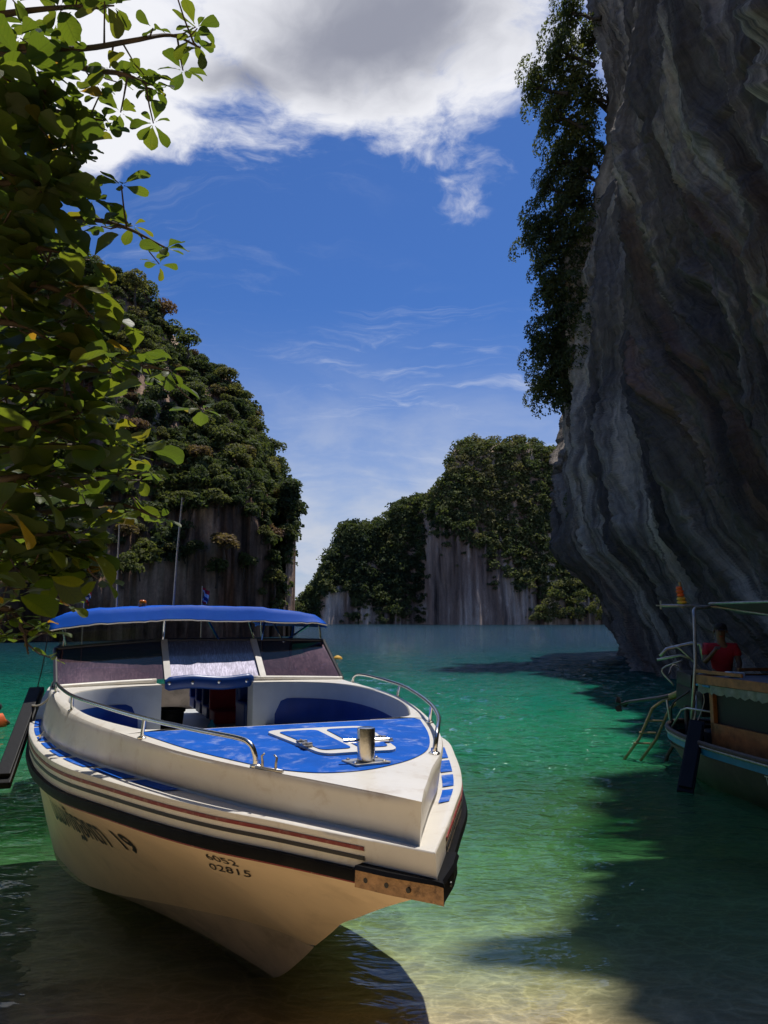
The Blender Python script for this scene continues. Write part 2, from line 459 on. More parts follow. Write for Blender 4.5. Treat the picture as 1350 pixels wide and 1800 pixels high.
def almond_leaf():
    m, t = newmat('sea almond leaf')
    rnd = nd(t, 'ShaderNodeAttribute', attribute_name='tint').outputs['Fac']
    oi = nd(t, 'ShaderNodeObjectInfo').outputs['Random']
    rnd = mth(t, 'FRACT', mth(t, 'ADD', rnd, oi))
    uv = nd(t, 'ShaderNodeUVMap').outputs[0]
    sp = nd(t, 'ShaderNodeSeparateXYZ', {0: uv})
    ax = mth(t, 'ABSOLUTE', mth(t, 'SUBTRACT', sp.outputs[0], 0.5))
    rib = sstep(t, ax, 0.030, 0.0)
    vein = mth(t, 'FRACT', mth(t, 'MULTIPLY', mth(t, 'SUBTRACT', sp.outputs[1], mth(t, 'MULTIPLY', ax, 0.55)), 9.0))
    vein = sstep(t, mth(t, 'ABSOLUTE', mth(t, 'SUBTRACT', vein, 0.5)), 0.09, 0.02)
    vn = mth(t, 'MAXIMUM', rib, mth(t, 'MULTIPLY', vein, 0.7))
    c = ramp(t, rnd, [(0.0, (0.032, 0.052, 0.014)), (0.5, (0.046, 0.068, 0.016)), (0.90, (0.064, 0.080, 0.018)), (0.97, (0.095, 0.090, 0.018)), (1.0, (0.14, 0.075, 0.02))])
    pos = nd(t, 'ShaderNodeNewGeometry').outputs['Position']
    blot = sstep(t, noise(t, pos, 16.0, 4, 0.6), 0.60, 0.80)
    c = mixc(t, mth(t, 'MULTIPLY', blot, 0.35), c, (0.10, 0.075, 0.02))
    cr = mixc(t, mth(t, 'MULTIPLY', vn, 0.35), c, (0.12, 0.16, 0.05))
    ctr = mixc(t, mth(t, 'MULTIPLY', vn, 0.55), mixc(t, 1.0, c, (3.9, 3.7, 1.0), 'MULTIPLY'), (0.05, 0.07, 0.01))
    p = nd(t, 'ShaderNodeBsdfPrincipled', {'Base Color': cr, 'Roughness': 0.46, 'Specular IOR Level': 0.32})
    b = nd(t, 'ShaderNodeBump', {'Height': vn, 'Strength': 0.25, 'Distance': 0.004}); t.links.new(b.outputs[0], p.inputs['Normal'])
    tl = nd(t, 'ShaderNodeBsdfTranslucent', {0: ctr})
    s = nd(t, 'ShaderNodeMixShader', {0: 0.5, 1: p.outputs[0], 2: tl.outputs[0]})
    nd(t, 'ShaderNodeOutputMaterial', {0: s.outputs[0]})
    return m


M['almond'] = almond_leaf()


def rock(name, dark, mid, light, rust, su, sv, light_at=0.60, bump=0.6):
    """limestone: flow-stone streaks that follow the rock face (UV: across, up)"""
    m, t = newmat(name)
    uv = nd(t, 'ShaderNodeUVMap').outputs[0]
    mp = lambda a, b: nd(t, 'ShaderNodeMapping', {'Vector': uv, 'Scale': (a, b, 1)}).outputs[0]
    wv = nd(t, 'ShaderNodeTexNoise', {'Vector': mp(su * 0.5, sv * 2.2), 'Scale': 1.0, 'Detail': 4.0})
    off = vmth(t, 'SCALE', vmth(t, 'SUBTRACT', wv.outputs['Color'], (0.5, 0.5, 0.5)).outputs[0]); off.inputs['Scale'].default_value = 1.3
    a = vmth(t, 'ADD', mp(su, sv), off.outputs[0]).outputs[0]
    n1 = noise(t, a, 1.0, 8, 0.62)
    n2 = noise(t, vmth(t, 'ADD', mp(su * 3.4, sv * 2.0), off.outputs[0]).outputs[0], 1.0, 7, 0.65)
    n3 = noise(t, mp(su * 0.22, sv * 1.1), 1.0, 4, 0.55)
    f = mth(t, 'ADD', mth(t, 'MULTIPLY', n1, 0.50), mth(t, 'ADD', mth(t, 'MULTIPLY', n2, 0.26), mth(t, 'MULTIPLY', n3, 0.34)))
    c = ramp(t, f, [(light_at - 0.17, dark), (light_at - 0.06, mid), (light_at + 0.03, light), (0.80, tuple(min(1, x * 1.25) for x in light))])
    stain = sstep(t, noise(t, mp(su * 1.7, sv * 0.7), 1.0, 6, 0.6), 0.52, 0.66)
    c = mixc(t, mth(t, 'MULTIPLY', stain, 0.80), c, dark)
    rs = sstep(t, noise(t, mp(su * 0.5, sv * 0.9), 1.7, 4, 0.5), 0.55, 0.72)
    c = mixc(t, mth(t, 'MULTIPLY', rs, 0.5), c, rust)
    pos = nd(t, 'ShaderNodeNewGeometry').outputs['Position']
    grit = noise(t, pos, 2.2, 9, 0.7)
    c = mixc(t, 1.0, c, ramp(t, grit, [(0.25, 0.62), (0.7, 1.25)]), 'MULTIPLY')
    h = mth(t, 'ADD', mth(t, 'MULTIPLY', n2, 1.2), mth(t, 'ADD', n1, mth(t, 'MULTIPLY', grit, 0.5)))
    b = nd(t, 'ShaderNodeBump', {'Height': h, 'Strength': bump, 'Distance': 0.5})
    p = nd(t, 'ShaderNodeBsdfPrincipled', {'Base Color': c, 'Roughness': 0.85, 'Specular IOR Level': 0.25, 'Normal': b.outputs[0]})
    nd(t, 'ShaderNodeOutputMaterial', {0: p.outputs[0]})
    return m


M['rock_near'] = rock('limestone near', (0.060, 0.051, 0.046), (0.20, 0.170, 0.143), (0.72, 0.62, 0.49), (0.30, 0.145, 0.09), 0.85, 0.030, light_at=0.62, bump=1.0)
M['rock_left'] = rock('limestone left', (0.055, 0.038, 0.029), (0.22, 0.135, 0.092), (0.58, 0.39, 0.27), (0.34, 0.125, 0.06), 0.30, 0.030)
M['rock_far'] = rock('limestone far', (0.085, 0.060, 0.047), (0.33, 0.225, 0.165), (0.80, 0.64, 0.50), (0.42, 0.16, 0.085), 0.10, 0.010)

M['fill_block'] = pbr('jungle hillside', (0.030, 0.042, 0.018), 0.9, var=0.5, vscale=0.5, dirt=(0.05, 0.045, 0.03), dscale=0.8, damt=0.5, bump=0.8, bscale=1.5)  # dark cover for the unseen slope added behind the camera


# ------------------------------------------------------------------ the setting: sea bed, water, hills, cliffs
def bed_z(x, y):
    d = 0.165 * y - 0.78 + 0.10 * np.clip((np.abs(x + 0.5) - 6) / 20, 0, 1)
    d = np.where(d > 2.5, 2.5 + 5.5 * (1 - np.exp(-(d - 2.5) / 5.5)), d)
    return -d + 0.035 * fbm(x * 0.8, y * 0.8, 0, 3, 3) + 0.10 * fbm(x * 0.2, y * 0.2, 0, 9, 2)


def sand():
    m, t = newmat('sand')
    pos = nd(t, 'ShaderNodeNewGeometry').outputs['Position']
    n = noise(t, pos, 1.4, 6, 0.6); g = noise(t, pos, 55, 4, 0.7)
    c = ramp(t, n, [(0.3, (0.64, 0.47, 0.26)), (0.7, (0.78, 0.62, 0.39))])
    c = mixc(t, 1.0, c, ramp(t, g, [(0.3, 0.82), (0.7, 1.12)]), 'MULTIPLY')
    rip = nd(t, 'ShaderNodeTexWave', {'Vector': pos, 'Scale': 2.2, 'Distortion': 6.0, 'Detail': 3.0}, bands_direction='Y').outputs['Fac']
    b = nd(t, 'ShaderNodeBump', {'Height': mth(t, 'ADD', mth(t, 'MULTIPLY', rip, 0.6), g), 'Strength': 0.25, 'Distance': 0.03})
    p = nd(t, 'ShaderNodeBsdfPrincipled', {'Base Color': c, 'Roughness': 0.85, 'Normal': b.outputs[0], 'Specular IOR Level': 0.2})
    nd(t, 'ShaderNodeOutputMaterial', {0: p.outputs[0]}); return m


xs = np.concatenate([[-900, -300, -120, -60], np.linspace(-30, 30, 121), [60, 120, 300, 900]])
ys = np.concatenate([[-60, -30, -12], np.linspace(-6, 34, 121), [40, 50, 65, 90, 130, 200, 350, 700, 1500, 4000]])
X, Y = np.meshgrid(xs, ys); Z = bed_z(X, Y)
Z = np.where(Y < 0, np.minimum(Z, 0.9 + 0.02 * -Y), Z)
nx, ny = len(xs), len(ys)
idx = np.arange(nx * ny).reshape(ny, nx)
Q = np.stack([idx[:-1, :-1], idx[:-1, 1:], idx[1:, 1:], idx[1:, :-1]], -1).reshape(-1, 4)
o = fast_mesh('seabed', np.stack([X, Y, Z], -1).reshape(-1, 3), Q, sand(), smooth=True)
tag(o, 'pale sand sea bed sloping down under the green water', 'sea bed', kind='structure')


def water():
    """sea: mirror reflection over water that lets light through where it is shallow and turns to cloudy green with depth"""
    m, t = newmat('sea water')
    pos = nd(t, 'ShaderNodeNewGeometry').outputs['Position']
    sp = nd(t, 'ShaderNodeSeparateXYZ', {0: pos})
    y = sp.outputs[1]
    patch = noise(t, pos, 0.16, 4, 0.55)
    depth = mth(t, 'MAXIMUM', mth(t, 'ADD', mth(t, 'SUBTRACT', mth(t, 'MULTIPLY', y, 0.165), 0.78), mth(t, 'MULTIPLY', mth(t, 'SUBTRACT', patch, 0.5), 0.45)), 0.0)
    # cloudy body colour by depth and distance from the beach
    body = ramp(t, mth(t, 'DIVIDE', y, 80.0), [(0.0, (0.26, 0.30, 0.11)), (0.10, (0.18, 0.36, 0.12)), (0.175, (0.028, 0.330, 0.150)), (0.28, (0.006, 0.200, 0.115)), (0.45, (0.005, 0.070, 0.062)), (0.75, (0.008, 0.040, 0.050)), (1.0, (0.010, 0.030, 0.045))])
    opac = mth(t, 'SUBTRACT', 1.0, mth(t, 'POWER', 2.718, mth(t, 'MULTIPLY', depth, -0.38)), clamp=True)
    tint = nd(t, 'ShaderNodeCombineColor', {0: mth(t, 'POWER', 2.718, mth(t, 'MULTIPLY', depth, -1.05)), 1: mth(t, 'POWER', 2.718, mth(t, 'MULTIPLY', depth, -0.28)), 2: mth(t, 'POWER', 2.718, mth(t, 'MULTIPLY', depth, -0.62))}).outputs[0]
    # caustic light web painted into the see-through tint: brighter threads between calmer cells
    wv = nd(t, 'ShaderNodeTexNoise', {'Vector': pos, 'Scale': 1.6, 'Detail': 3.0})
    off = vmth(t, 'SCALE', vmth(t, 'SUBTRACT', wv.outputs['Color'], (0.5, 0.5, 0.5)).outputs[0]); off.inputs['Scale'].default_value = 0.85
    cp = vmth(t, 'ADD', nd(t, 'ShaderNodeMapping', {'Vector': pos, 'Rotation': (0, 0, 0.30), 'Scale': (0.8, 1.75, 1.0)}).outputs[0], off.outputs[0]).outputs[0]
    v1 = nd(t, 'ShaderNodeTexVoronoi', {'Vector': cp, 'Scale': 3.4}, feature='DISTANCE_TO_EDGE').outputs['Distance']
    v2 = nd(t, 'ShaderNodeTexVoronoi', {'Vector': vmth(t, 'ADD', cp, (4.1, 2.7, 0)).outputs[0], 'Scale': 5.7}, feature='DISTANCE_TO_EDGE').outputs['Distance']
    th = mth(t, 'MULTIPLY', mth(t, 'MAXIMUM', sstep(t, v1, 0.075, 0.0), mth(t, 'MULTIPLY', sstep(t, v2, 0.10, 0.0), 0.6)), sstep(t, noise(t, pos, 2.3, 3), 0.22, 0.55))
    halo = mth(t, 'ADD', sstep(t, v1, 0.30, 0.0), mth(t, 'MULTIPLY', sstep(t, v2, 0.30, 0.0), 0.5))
    lens = mth(t, 'ADD', 0.66, mth(t, 'ADD', mth(t, 'MULTIPLY', th, 0.24), mth(t, 'MULTIPLY', halo, 0.10)), clamp=True)  # painted caustic brightness, multiplied into the transparent colour
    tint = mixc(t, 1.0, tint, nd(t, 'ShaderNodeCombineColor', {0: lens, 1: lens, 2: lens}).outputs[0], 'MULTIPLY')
    # waves
    st = nd(t, 'ShaderNodeMapping', {'Vector': pos, 'Rotation': (0, 0, 0.22), 'Scale': (0.6, 1.25, 1.0)}).outputs[0]
    w2 = noise(t, st, 4.2, 3, 0.55, 0.4); w3 = noise(t, st, 0.8, 3, 0.55)
    w4 = noise(t, st, 1.9, 3, 0.55, 0.3); w5 = noise(t, st, 0.26, 3, 0.55)
    band = lambda y0, y1, y2: mth(t, 'MULTIPLY', sstep(t, y, y0, y1), mth(t, 'SUBTRACT', 1.0, mth(t, 'MULTIPLY', sstep(t, y, y1 * 1.3, y2), 0.7)))
    h = mth(t, 'ADD', mth(t, 'ADD', mth(t, 'MULTIPLY', w2, 0.16), mth(t, 'MULTIPLY', mth(t, 'MULTIPLY', w4, 0.55), band(9.0, 17.0, 60.0))),
            mth(t, 'ADD', mth(t, 'MULTIPLY', mth(t, 'MULTIPLY', w3, 1.2), band(18.0, 42.0, 120.0)), mth(t, 'MULTIPLY', mth(t, 'MULTIPLY', w5, 1.6), sstep(t, y, 55.0, 130.0))))
    calm = nd(t, 'ShaderNodeMapRange', {0: y, 1: 5.0, 2: 20.0, 3: 0.10, 4: 1.0}).outputs[0]
    b = nd(t, 'ShaderNodeBump', {'Height': h, 'Strength': calm, 'Distance': 1.0})
    df = nd(t, 'ShaderNodeBsdfDiffuse', {0: body, 'Normal': b.outputs[0]})
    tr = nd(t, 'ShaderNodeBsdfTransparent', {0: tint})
    a = nd(t, 'ShaderNodeMixShader', {0: opac, 1: tr.outputs[0], 2: df.outputs[0]})
    gl = nd(t, 'ShaderNodeBsdfGlossy', {0: (1, 1, 1, 1), 'Roughness': 0.035, 'Normal': b.outputs[0]})
    fr = nd(t, 'ShaderNodeFresnel', {0: 1.333, 'Normal': b.outputs[0]})
    s = nd(t, 'ShaderNodeMixShader', {0: fr.outputs[0], 1: a.outputs[0], 2: gl.outputs[0]})
    nd(t, 'ShaderNodeOutputMaterial', {0: s.outputs[0]}); return m


# the water sheet is waved where it is near enough to see the wavelets
wy = [3.9]
while wy[-1] < 75: wy.append(wy[-1] + 0.030 * (wy[-1] / 5.0) ** 1.35)
wy = np.array(wy + [90, 130, 200, 400, 1000, 4000, 16000]); sl = np.concatenate([[-12, -4, -1.6, -0.9], np.linspace(-0.62, 0.62, 430), [0.9, 1.6, 4, 12]])
SL, Y = np.meshgrid(sl, wy); X = SL * Y; nx, ny = len(sl), len(wy)
fade = np.clip((0.62 - np.abs(SL)) / 0.05, 0, 1) * np.clip((72 - Y) / 25, 0, 1) * np.interp(Y, [4, 5.5, 8, 14, 22], [0.20, 0.42, 0.75, 1.0, 1.1])
xr = X * math.cos(0.25) + Y * math.sin(0.25); yr = -X * math.sin(0.25) + Y * math.cos(0.25)
jit = 0.5 * vnoise(X * 0.35, Y * 0.35, 0, 401); rough = 0.65 + 0.6 * vnoise(X * 0.12, Y * 0.12, 0, 405)
Zw = 0.030 * fbm(xr * 0.55 + jit, yr * 1.15 + jit, 0.0, 402, 3, 2.1, 0.55) + 0.016 * (1 - 2 * np.abs(vnoise(xr * 1.5 + jit, yr * 2.9, 0.3, 403))) + 0.007 * (1 - 2 * np.abs(vnoise(xr * 3.4 - yr * 0.8, yr * 6.3, 0.7, 404)))
Zw = Zw * fade * np.clip(rough, 0.25, 1.5) * 1.55
idx = np.arange(nx * ny).reshape(ny, nx)
Q = np.stack([idx[:-1, :-1], idx[:-1, 1:], idx[1:, 1:], idx[1:, :-1]], -1).reshape(-1, 4)
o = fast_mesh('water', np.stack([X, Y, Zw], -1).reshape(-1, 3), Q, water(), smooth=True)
tag(o, 'clear green lagoon water turning teal towards the islands', 'water', kind='structure')

# far blue hills on the horizon
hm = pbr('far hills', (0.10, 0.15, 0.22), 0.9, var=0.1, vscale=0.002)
V = []; Fc = []
hx = np.linspace(-2600, 2600, 160)
for i, x in enumerate(hx):
    zt = 60 + 55 * vnoise(x / 420, 0.3, 0, 4) + 22 * vnoise(x / 130, 2.3, 0, 5) + 6 * vnoise(x / 37, 1.3, 0, 6)
    for (dy, f) in ((0, 0.0), (120, 0.45), (320, 1.0), (900, 0.0)):
        V.append((x, 4200 + dy, -2 + (zt + 30) * f))
for i in range(len(hx) - 1):
    for k in range(3):
        Fc.append((i * 4 + k, (i + 1) * 4 + k, (i + 1) * 4 + k + 1, i * 4 + k + 1))
tag(mesh('hills', V, Fc, hm, smooth=True), 'low blue hills far off on the horizon', 'hills', kind='structure')


# --- leaf crowns
def crown_arrays(seed, n, leaf, lobes=7, flat=0.75, spread=0.62):
    """leaf quads over several overlapping lobes of a unit crown; returns verts (n*4,3), quads"""
    r = np.random.default_rng(seed)
    c = r.normal(size=(lobes, 3)); c /= np.linalg.norm(c, axis=1)[:, None]
    c *= r.uniform(0.25, spread, (lobes, 1)); c[:, 2] = c[:, 2] * flat
    rad = r.uniform(0.30, 0.55, lobes); c[0] = 0; rad[0] = 0.6
    k = r.choice(lobes, n, p=rad ** 2 / np.sum(rad ** 2))
    d = r.normal(size=(n, 3)); d /= np.linalg.norm(d, axis=1)[:, None]; d[:, 2] = np.where(d[:, 2] < -0.35, -d[:, 2], d[:, 2])
    rr = rad[k] * r.uniform(0.78, 1.06, n) ** 1.0
    P = c[k] + d * rr[:, None] * np.array([1, 1, flat])
    nn = d + r.normal(size=(n, 3)) * 0.75 + np.array([0, 0, 0.35]); nn /= np.linalg.norm(nn, axis=1)[:, None]
    a = np.cross(nn, r.normal(size=(n, 3))); a /= np.linalg.norm(a, axis=1)[:, None]
    b = np.cross(nn, a)
    sz = leaf * r.uniform(0.6, 1.35, (n, 1))
    V = np.stack([P - a * sz, P - b * sz * 0.62 + nn * sz * 0.12, P + a * sz, P + b * sz * 0.62 + nn * sz * 0.12], 1).reshape(-1, 3)
    return V, np.arange(n * 4).reshape(-1, 4)


def crown_meshes(prefix, mat, seeds, n, leaf, **kw):
    out = []
    for s in seeds:
        V, Q = crown_arrays(s, n, leaf, **kw)
        o = fast_mesh(prefix, V, Q, mat); me = o.data; bpy.data.objects.remove(o); out.append(me)
    return out


def trunk_mesh(seed):
    r = random.Random(seed); b = MB()
    p = [Vector((0, 0, -1.25))]
    for i in range(4):
        p.append(p[-1] + Vector((r.uniform(-.09, .09), r.uniform(-.09, .09), 0.32)))
    b.tube(p, [0.075, 0.062, 0.055, 0.045, 0.03], 6)
    for k in range(5):
        q = p[2 + k % 3]; d = Vector((r.uniform(-1, 1), r.uniform(-1, 1), r.uniform(0.15, 0.7))).normalized()
        b.tube([q, q + d * 0.35, q + d * 0.62 + Vector((0, 0, 0.08))], [0.035, 0.022, 0.010], 5)
    o = b.build('trunk', M['bark']); me = o.data; bpy.data.objects.remove(o); return me


TRUNKS = [trunk_mesh(s) for s in range(4)]


def plant_tree(name, crowns, k, loc, r, label, cat, group, sq=1.0, lean=None):
    t = empty(name, loc); t.scale = (r, r, r * sq)
    t.rotation_euler = (0, 0, random.uniform(0, 6.28)) if lean is None else (random.uniform(-.4, .4), lean, random.uniform(-.5, .5))
    c = bpy.data.objects.new('crown', crowns[k % len(crowns)]); COL.objects.link(c); c.parent = t
    s = bpy.data.objects.new('trunk', TRUNKS[k % 4]); COL.objects.link(s); s.parent = t
    tag(t, label, cat, group); return t


def surf_grid(name, P, uv, mat, label):
    ny, nx = P.shape[:2]; idx = np.arange(nx * ny).reshape(ny, nx)
    Q = np.stack([idx[:-1, :-1], idx[:-1, 1:], idx[1:, 1:], idx[1:, :-1]], -1).reshape(-1, 4)
    o = fast_mesh(name, P.reshape(-1, 3), Q, mat, smooth=True, uv=uv.reshape(-1, 2))
    return tag(o, label, 'cliff', kind='structure')


def forest(name, pts, rads, tints, n, leaf, mat, label, parent=None, seeds=(11, 12, 13, 14, 15)):
    """many crowns as one mass"""
    tm = [crown_arrays(s, n, leaf, lobes=5) for s in seeds]
    r = np.random.default_rng(5); VV = []; TT = []
    for i in range(len(pts)):
        V, _ = tm[i % len(tm)]; a = r.uniform(0, 6.28); ca, sa = math.cos(a), math.sin(a)
        R = np.array([[ca, -sa, 0], [sa, ca, 0], [0, 0, 1]])
        VV.append(V @ R.T * rads[i] + pts[i]); TT.append(np.full(len(V), tints[i]))
    VV = np.concatenate(VV); Q = np.arange(len(VV)).reshape(-1, 4)
    o = fast_mesh(name, VV, Q, mat, attrs={'tint': np.concatenate(TT)})
    return tag(o, label, 'forest', kind='stuff')


# --- island in the middle distance
YM = 324.0
sil = [(505, 1098), (524, 1075), (553, 1031), (576, 992), (591, 953), (604, 923), (622, 920), (644, 925), (676, 911), (693, 886), (729, 869), (762, 864), (782, 838), (793, 798), (802, 768), (818, 761), (849, 761), (893, 760), (911, 755), (942, 758), (969, 775), (987, 786), (1030, 815), (1080, 900), (1130, 1000), (1180, 1098)]
px_c = np.linspace(505, 1180, 220); sy = np.interp(px_c, [s[0] for s in sil], [s[1] for s in sil])
NR = 90
base = YM + 26 * (1 - 1 / (1 + np.exp(-(px_c - 752) / 9))) + 30 * np.clip((px_c - 900) / 280, 0, 9) ** 1.5
zt = np.array([atY(x, yt, b_ + 22)[2] for x, yt, b_ in zip(px_c, sy, base)])
zc = np.interp(px_c, [505, 560, 572, 615, 630, 742, 752, 775, 800, 850, 862, 880, 900, 960, 1180], [3, 4, 14, 13, 3, 4, 50, 45, 40, 38, 24, 28, 16, 10, 6])
f = np.linspace(0, 1, NR)[:, None]; z = -1.5 + (zt[None] + 1.5) * f; XX = np.broadcast_to(px_c[None], z.shape)
w = fbm(XX * 0.05, z * 0.02, 1, 31, 4); flute = 3.6 * np.abs(fbm(XX * 0.17, z * 0.012, 2, 41, 3))
yy = base[None] + 0.36 * np.minimum(z, zc) + 0.42 * np.maximum(0, z - zc) + 9 * np.maximum(0, (f - 0.9) / 0.1) ** 2 + 2.5 * w - flute * np.where(z < zc + 4, 1, 0.3)
slope = np.array([ray(x, 900)[0] / ray(x, 900)[1] for x in px_c])
P = np.stack([slope[None] * yy + 0.6 * w, yy, z], -1); uv = np.stack([slope[None] * yy, z], -1); rockm = z - zc
surf_grid('island_cliff', P, uv, M['rock_far'], 'steep limestone island with a bare striped rock face across the water')
pts = []; rads = []; tints = []
r = np.random.default_rng(21)
for _ in range(24000):
    i = r.integers(3, NR); j = r.integers(0, len(px_c)); x = px_c[j]
    above = rockm[i, j] + 9.0 * vnoise(x * 0.055, P[i, j, 2] * 0.05, 3, 77) + 4 * vnoise(x * 0.16, 0.5, 3, 79)
    rocky = above < 0
    if rocky:
        keep = 0.02
        if x > 860: keep = 0.35 * (vnoise(x * 0.03, P[i, j, 2] * 0.05, 5, 78) > 0.0)
        if 620 < x < 745: keep = 0.5
        if x < 565: keep = 0.5
        if r.random() > keep: continue
    if len(pts) > 4800: break
    rad = (1.5 + 3.6 * r.random() ** 2.4) * (0.75 if rocky else 1.0)
    pts.append(P[i, j] + np.array([0, -0.6, rad * 0.25])); rads.append(rad)
    t = 0.45 + 0.35 * vnoise(x * 0.02, P[i, j, 2] * 0.05, 1, 55) + r.uniform(-0.42, 0.42) + (0.08 if x > 760 else -0.18)  # shade of the left shoulder put into the tint, right side lighter
    tints.append(min(1, max(0, t)))
for k in range(46):                                   # pale trees along the shore, right of the rock face
    x = r.uniform(935, 1060); b = YM + 30 * max(0, (x - 900) / 280) ** 1.5 - 7; z = r.uniform(0.5, 6 + 16 * max(0, 1 - abs(x - 1000) / 55))
    d = ray(x, 900); rad = r.uniform(2.2, 3.8)
    pts.append(np.array([d[0] / d[1] * b, b, z + 1])); rads.append(rad); tints.append(r.uniform(0.7, 1.0))
forest('forest', np.array(pts), rads, tints, 100, 0.15, M['massleaf'], 'dense green forest covering the island across the water')

# --- cliff on the left
sil = [(-120, 300), (0, 372), (60, 412), (120, 452), (165, 478), (195, 492), (235, 512), (285, 582), (325, 630), (390, 668), (435, 735), (475, 808), (512, 880), (522, 905)]
path = [(-13.2, 114), (-15.2, 109), (-19.5, 103), (-26, 97), (-34, 89), (-44, 80), (-56, 68), (-72, 58)]
pp = spline([(p[0], p[1], 0) for p in path], 240)[:, :2]
front = pp
backp = spline([(-40, 165, 0), (-24, 142, 0), (-15, 124, 0), (-13.2, 114, 0)], 60)[:-1, :2]
pp = np.concatenate([backp, front]); NB = len(backp)
NR = 120; NC = len(pp)
ss = np.concatenate([[0], np.cumsum(np.linalg.norm(np.diff(pp, axis=0), axis=1))])
jj = np.arange(NC); xpx = np.array([topx((p[0], p[1], 2.0))[0] for p in pp]); xc = np.where(jj >= NB, xpx, 520)
ytop = np.interp(xc, [s[0] for s in sil], [s[1] for s in sil]); setb = 26.0
edge = np.where((jj < NB) | (xpx > 500), 0.15, 1.0)
zt = EYE + (HORIZON - ytop) / FPX * (pp[:, 1] + setb * edge); zt = zt * np.where(jj < NB, 1 + 0.2 * (NB - jj) / NB, 1)
zcs = np.interp(xc, [0, 150, 250, 320, 340, 430, 470, 490, 522], [5, 6, 8, 11, 16.5, 16.5, 12, 4, 2])
z = -1.5 + (zt[None] + 1.5) * np.linspace(0, 1, NR)[:, None]; SS = np.broadcast_to(ss[None], z.shape)
back = -2.6 * np.sin(np.clip(z / zcs, 0, 1) * math.pi * 0.5) + setb * np.where(xpx > 500, 0.15, 1.0) * np.maximum(0, (z - zcs) / np.maximum(4, zt - zcs)) ** 1.15
w = fbm(SS * 0.10, z * 0.05, 1, 131, 4); fl = 1.1 * np.abs(fbm(SS * 0.42, z * 0.03, 2, 141, 3)) + 0.5 * np.abs(fbm(SS * 1.1, z * 0.05, 2, 151, 2))
nr_ = pp / np.linalg.norm(pp, axis=1)[:, None]; dd = back + 1.8 * w - fl
P = np.stack([pp[None, :, 0] + nr_[None, :, 0] * dd, pp[None, :, 1] + nr_[None, :, 1] * dd, z], -1); uv = np.stack([SS, z], -1)
surf_grid('cliff_left', P, uv, M['rock_left'], 'dark overhanging limestone cliff on the left, grown over with trees')
LEFT = dict(P=P, zc=zcs, NB=NB)

# --- the great cliff on the right
prof = np.array([(15.4, -2), (15.37, 0.5), (14.98, 1.26), (14.56, 2.44), (14.07, 3.61), (13.0, 5.0), (12.2, 5.6), (11.7, 6.6), (11.8, 8.5), (11.8, 10.5), (11.75, 13.3), (11.9, 15.7), (11.6, 18.7), (11.5, 22), (11.6, 24.2), (12.8, 27.5), (14.2, 30), (15.0, 33), (15.3, 41), (15.0, 46), (14.5, 60), (15, 75)])
path = [(46, 92), (30, 70), (20.5, 57), (16.2, 51), (15.6, 48.5), (14.9, 44), (13.7, 38), (12.9, 32), (12.4, 26), (12.4, 20), (12.8, 13), (14, 5), (16.5, -6), (19, -20), (14, -34), (-4, -40), (-26, -34), (-38, -14), (-42, 6)]  # last points run unseen behind the camera, added to block skylight
pp = spline([(a, b, 0) for a, b in path], 1400)[:, :2]
ss = np.concatenate([[0], np.cumsum(np.linalg.norm(np.diff(pp, axis=0), axis=1))])
tg = np.gradient(pp, axis=0); tg /= np.linalg.norm(tg, axis=1)[:, None]
nrm = np.stack([tg[:, 1], -tg[:, 0]], 1)                # towards the lagoon
# columns: finer where the camera sees them
pick = np.interp(np.linspace(0, 1, 640), [0, 0.08, 0.78, 1.0], [0, ss[np.argmin(abs(pp[:, 1] - 54))], ss[np.argmin(abs(pp[:, 1] - 20))], ss[-1]])
bx = np.interp(pick, ss, pp[:, 0]); by = np.interp(pick, ss, pp[:, 1])
nxx = np.interp(pick, ss, nrm[:, 0]); nyy = np.interp(pick, ss, nrm[:, 1])
rimH = np.interp(by + (bx < 0) * -40.0, [-60, -22, 0, 10, 15, 20, 24, 27, 30, 34, 40, 45, 49, 60, 92], [40, 32, 32, 33, 36.5, 45.5, 53, 44, 35.5, 34.5, 39.5, 44, 47.5, 56, 60])  # unseen rim, heights shaped to set the cliff's shadow edge on the water
NR = 330; fr = np.linspace(0, 1, NR) ** 1.15
S2, F2 = np.meshgrid(pick, fr); Zg = -2 + (rimH[None, :] + 2) * F2
lean = 0.22 * np.clip(Zg, 0, 60) + 0.22 * np.minimum(Zg, 16) - 5.0 * np.exp(-Zg / 7.0) + 2.0 * fbm(S2 * 0.06, Zg * 0.05, 0, 201, 3)
SP = S2 + 0.0 + lean                                        # flow lines of the rock, bending to the right as they come down
ovw = np.interp(by + (bx < 0) * -40.0, [-22, 5, 20, 26, 32, 40, 47, 60, 92], [0.9, 0.75, 0.35, 0.30, 0.42, 0.68, 1.0, 1.0, 0.6])
OV = (15.4 - np.interp(Zg, prof[:, 1], prof[:, 0])) * ovw[None, :]
near = np.clip((30 - by) / 12, 0, 1)[None, :] * np.clip((Zg - 26) / 20, 0, 1) * 2.5   # unseen lean above the frame, shaped to carry the shadow over the water
big = 1.3 * fbm(SP * 0.10, Zg * 0.035, 0, 211, 3)
rid = 1 - np.abs(fbm(SP * 0.30, Zg * 0.028, 0, 221, 3)); rid2 = 1 - np.abs(fbm(SP * 0.85, Zg * 0.055, 0, 231, 3)); rid3 = fbm(SP * 2.6, Zg * 0.16, 0, 241, 3)
ledge = fbm(S2 * 0.55 + 0.3 * Zg, Zg * 0.75, 0, 251, 4, 2.1, 0.6); pits = np.clip(fbm(S2 * 1.3, Zg * 1.1, 0, 261, 3) - 0.25, 0, 1)
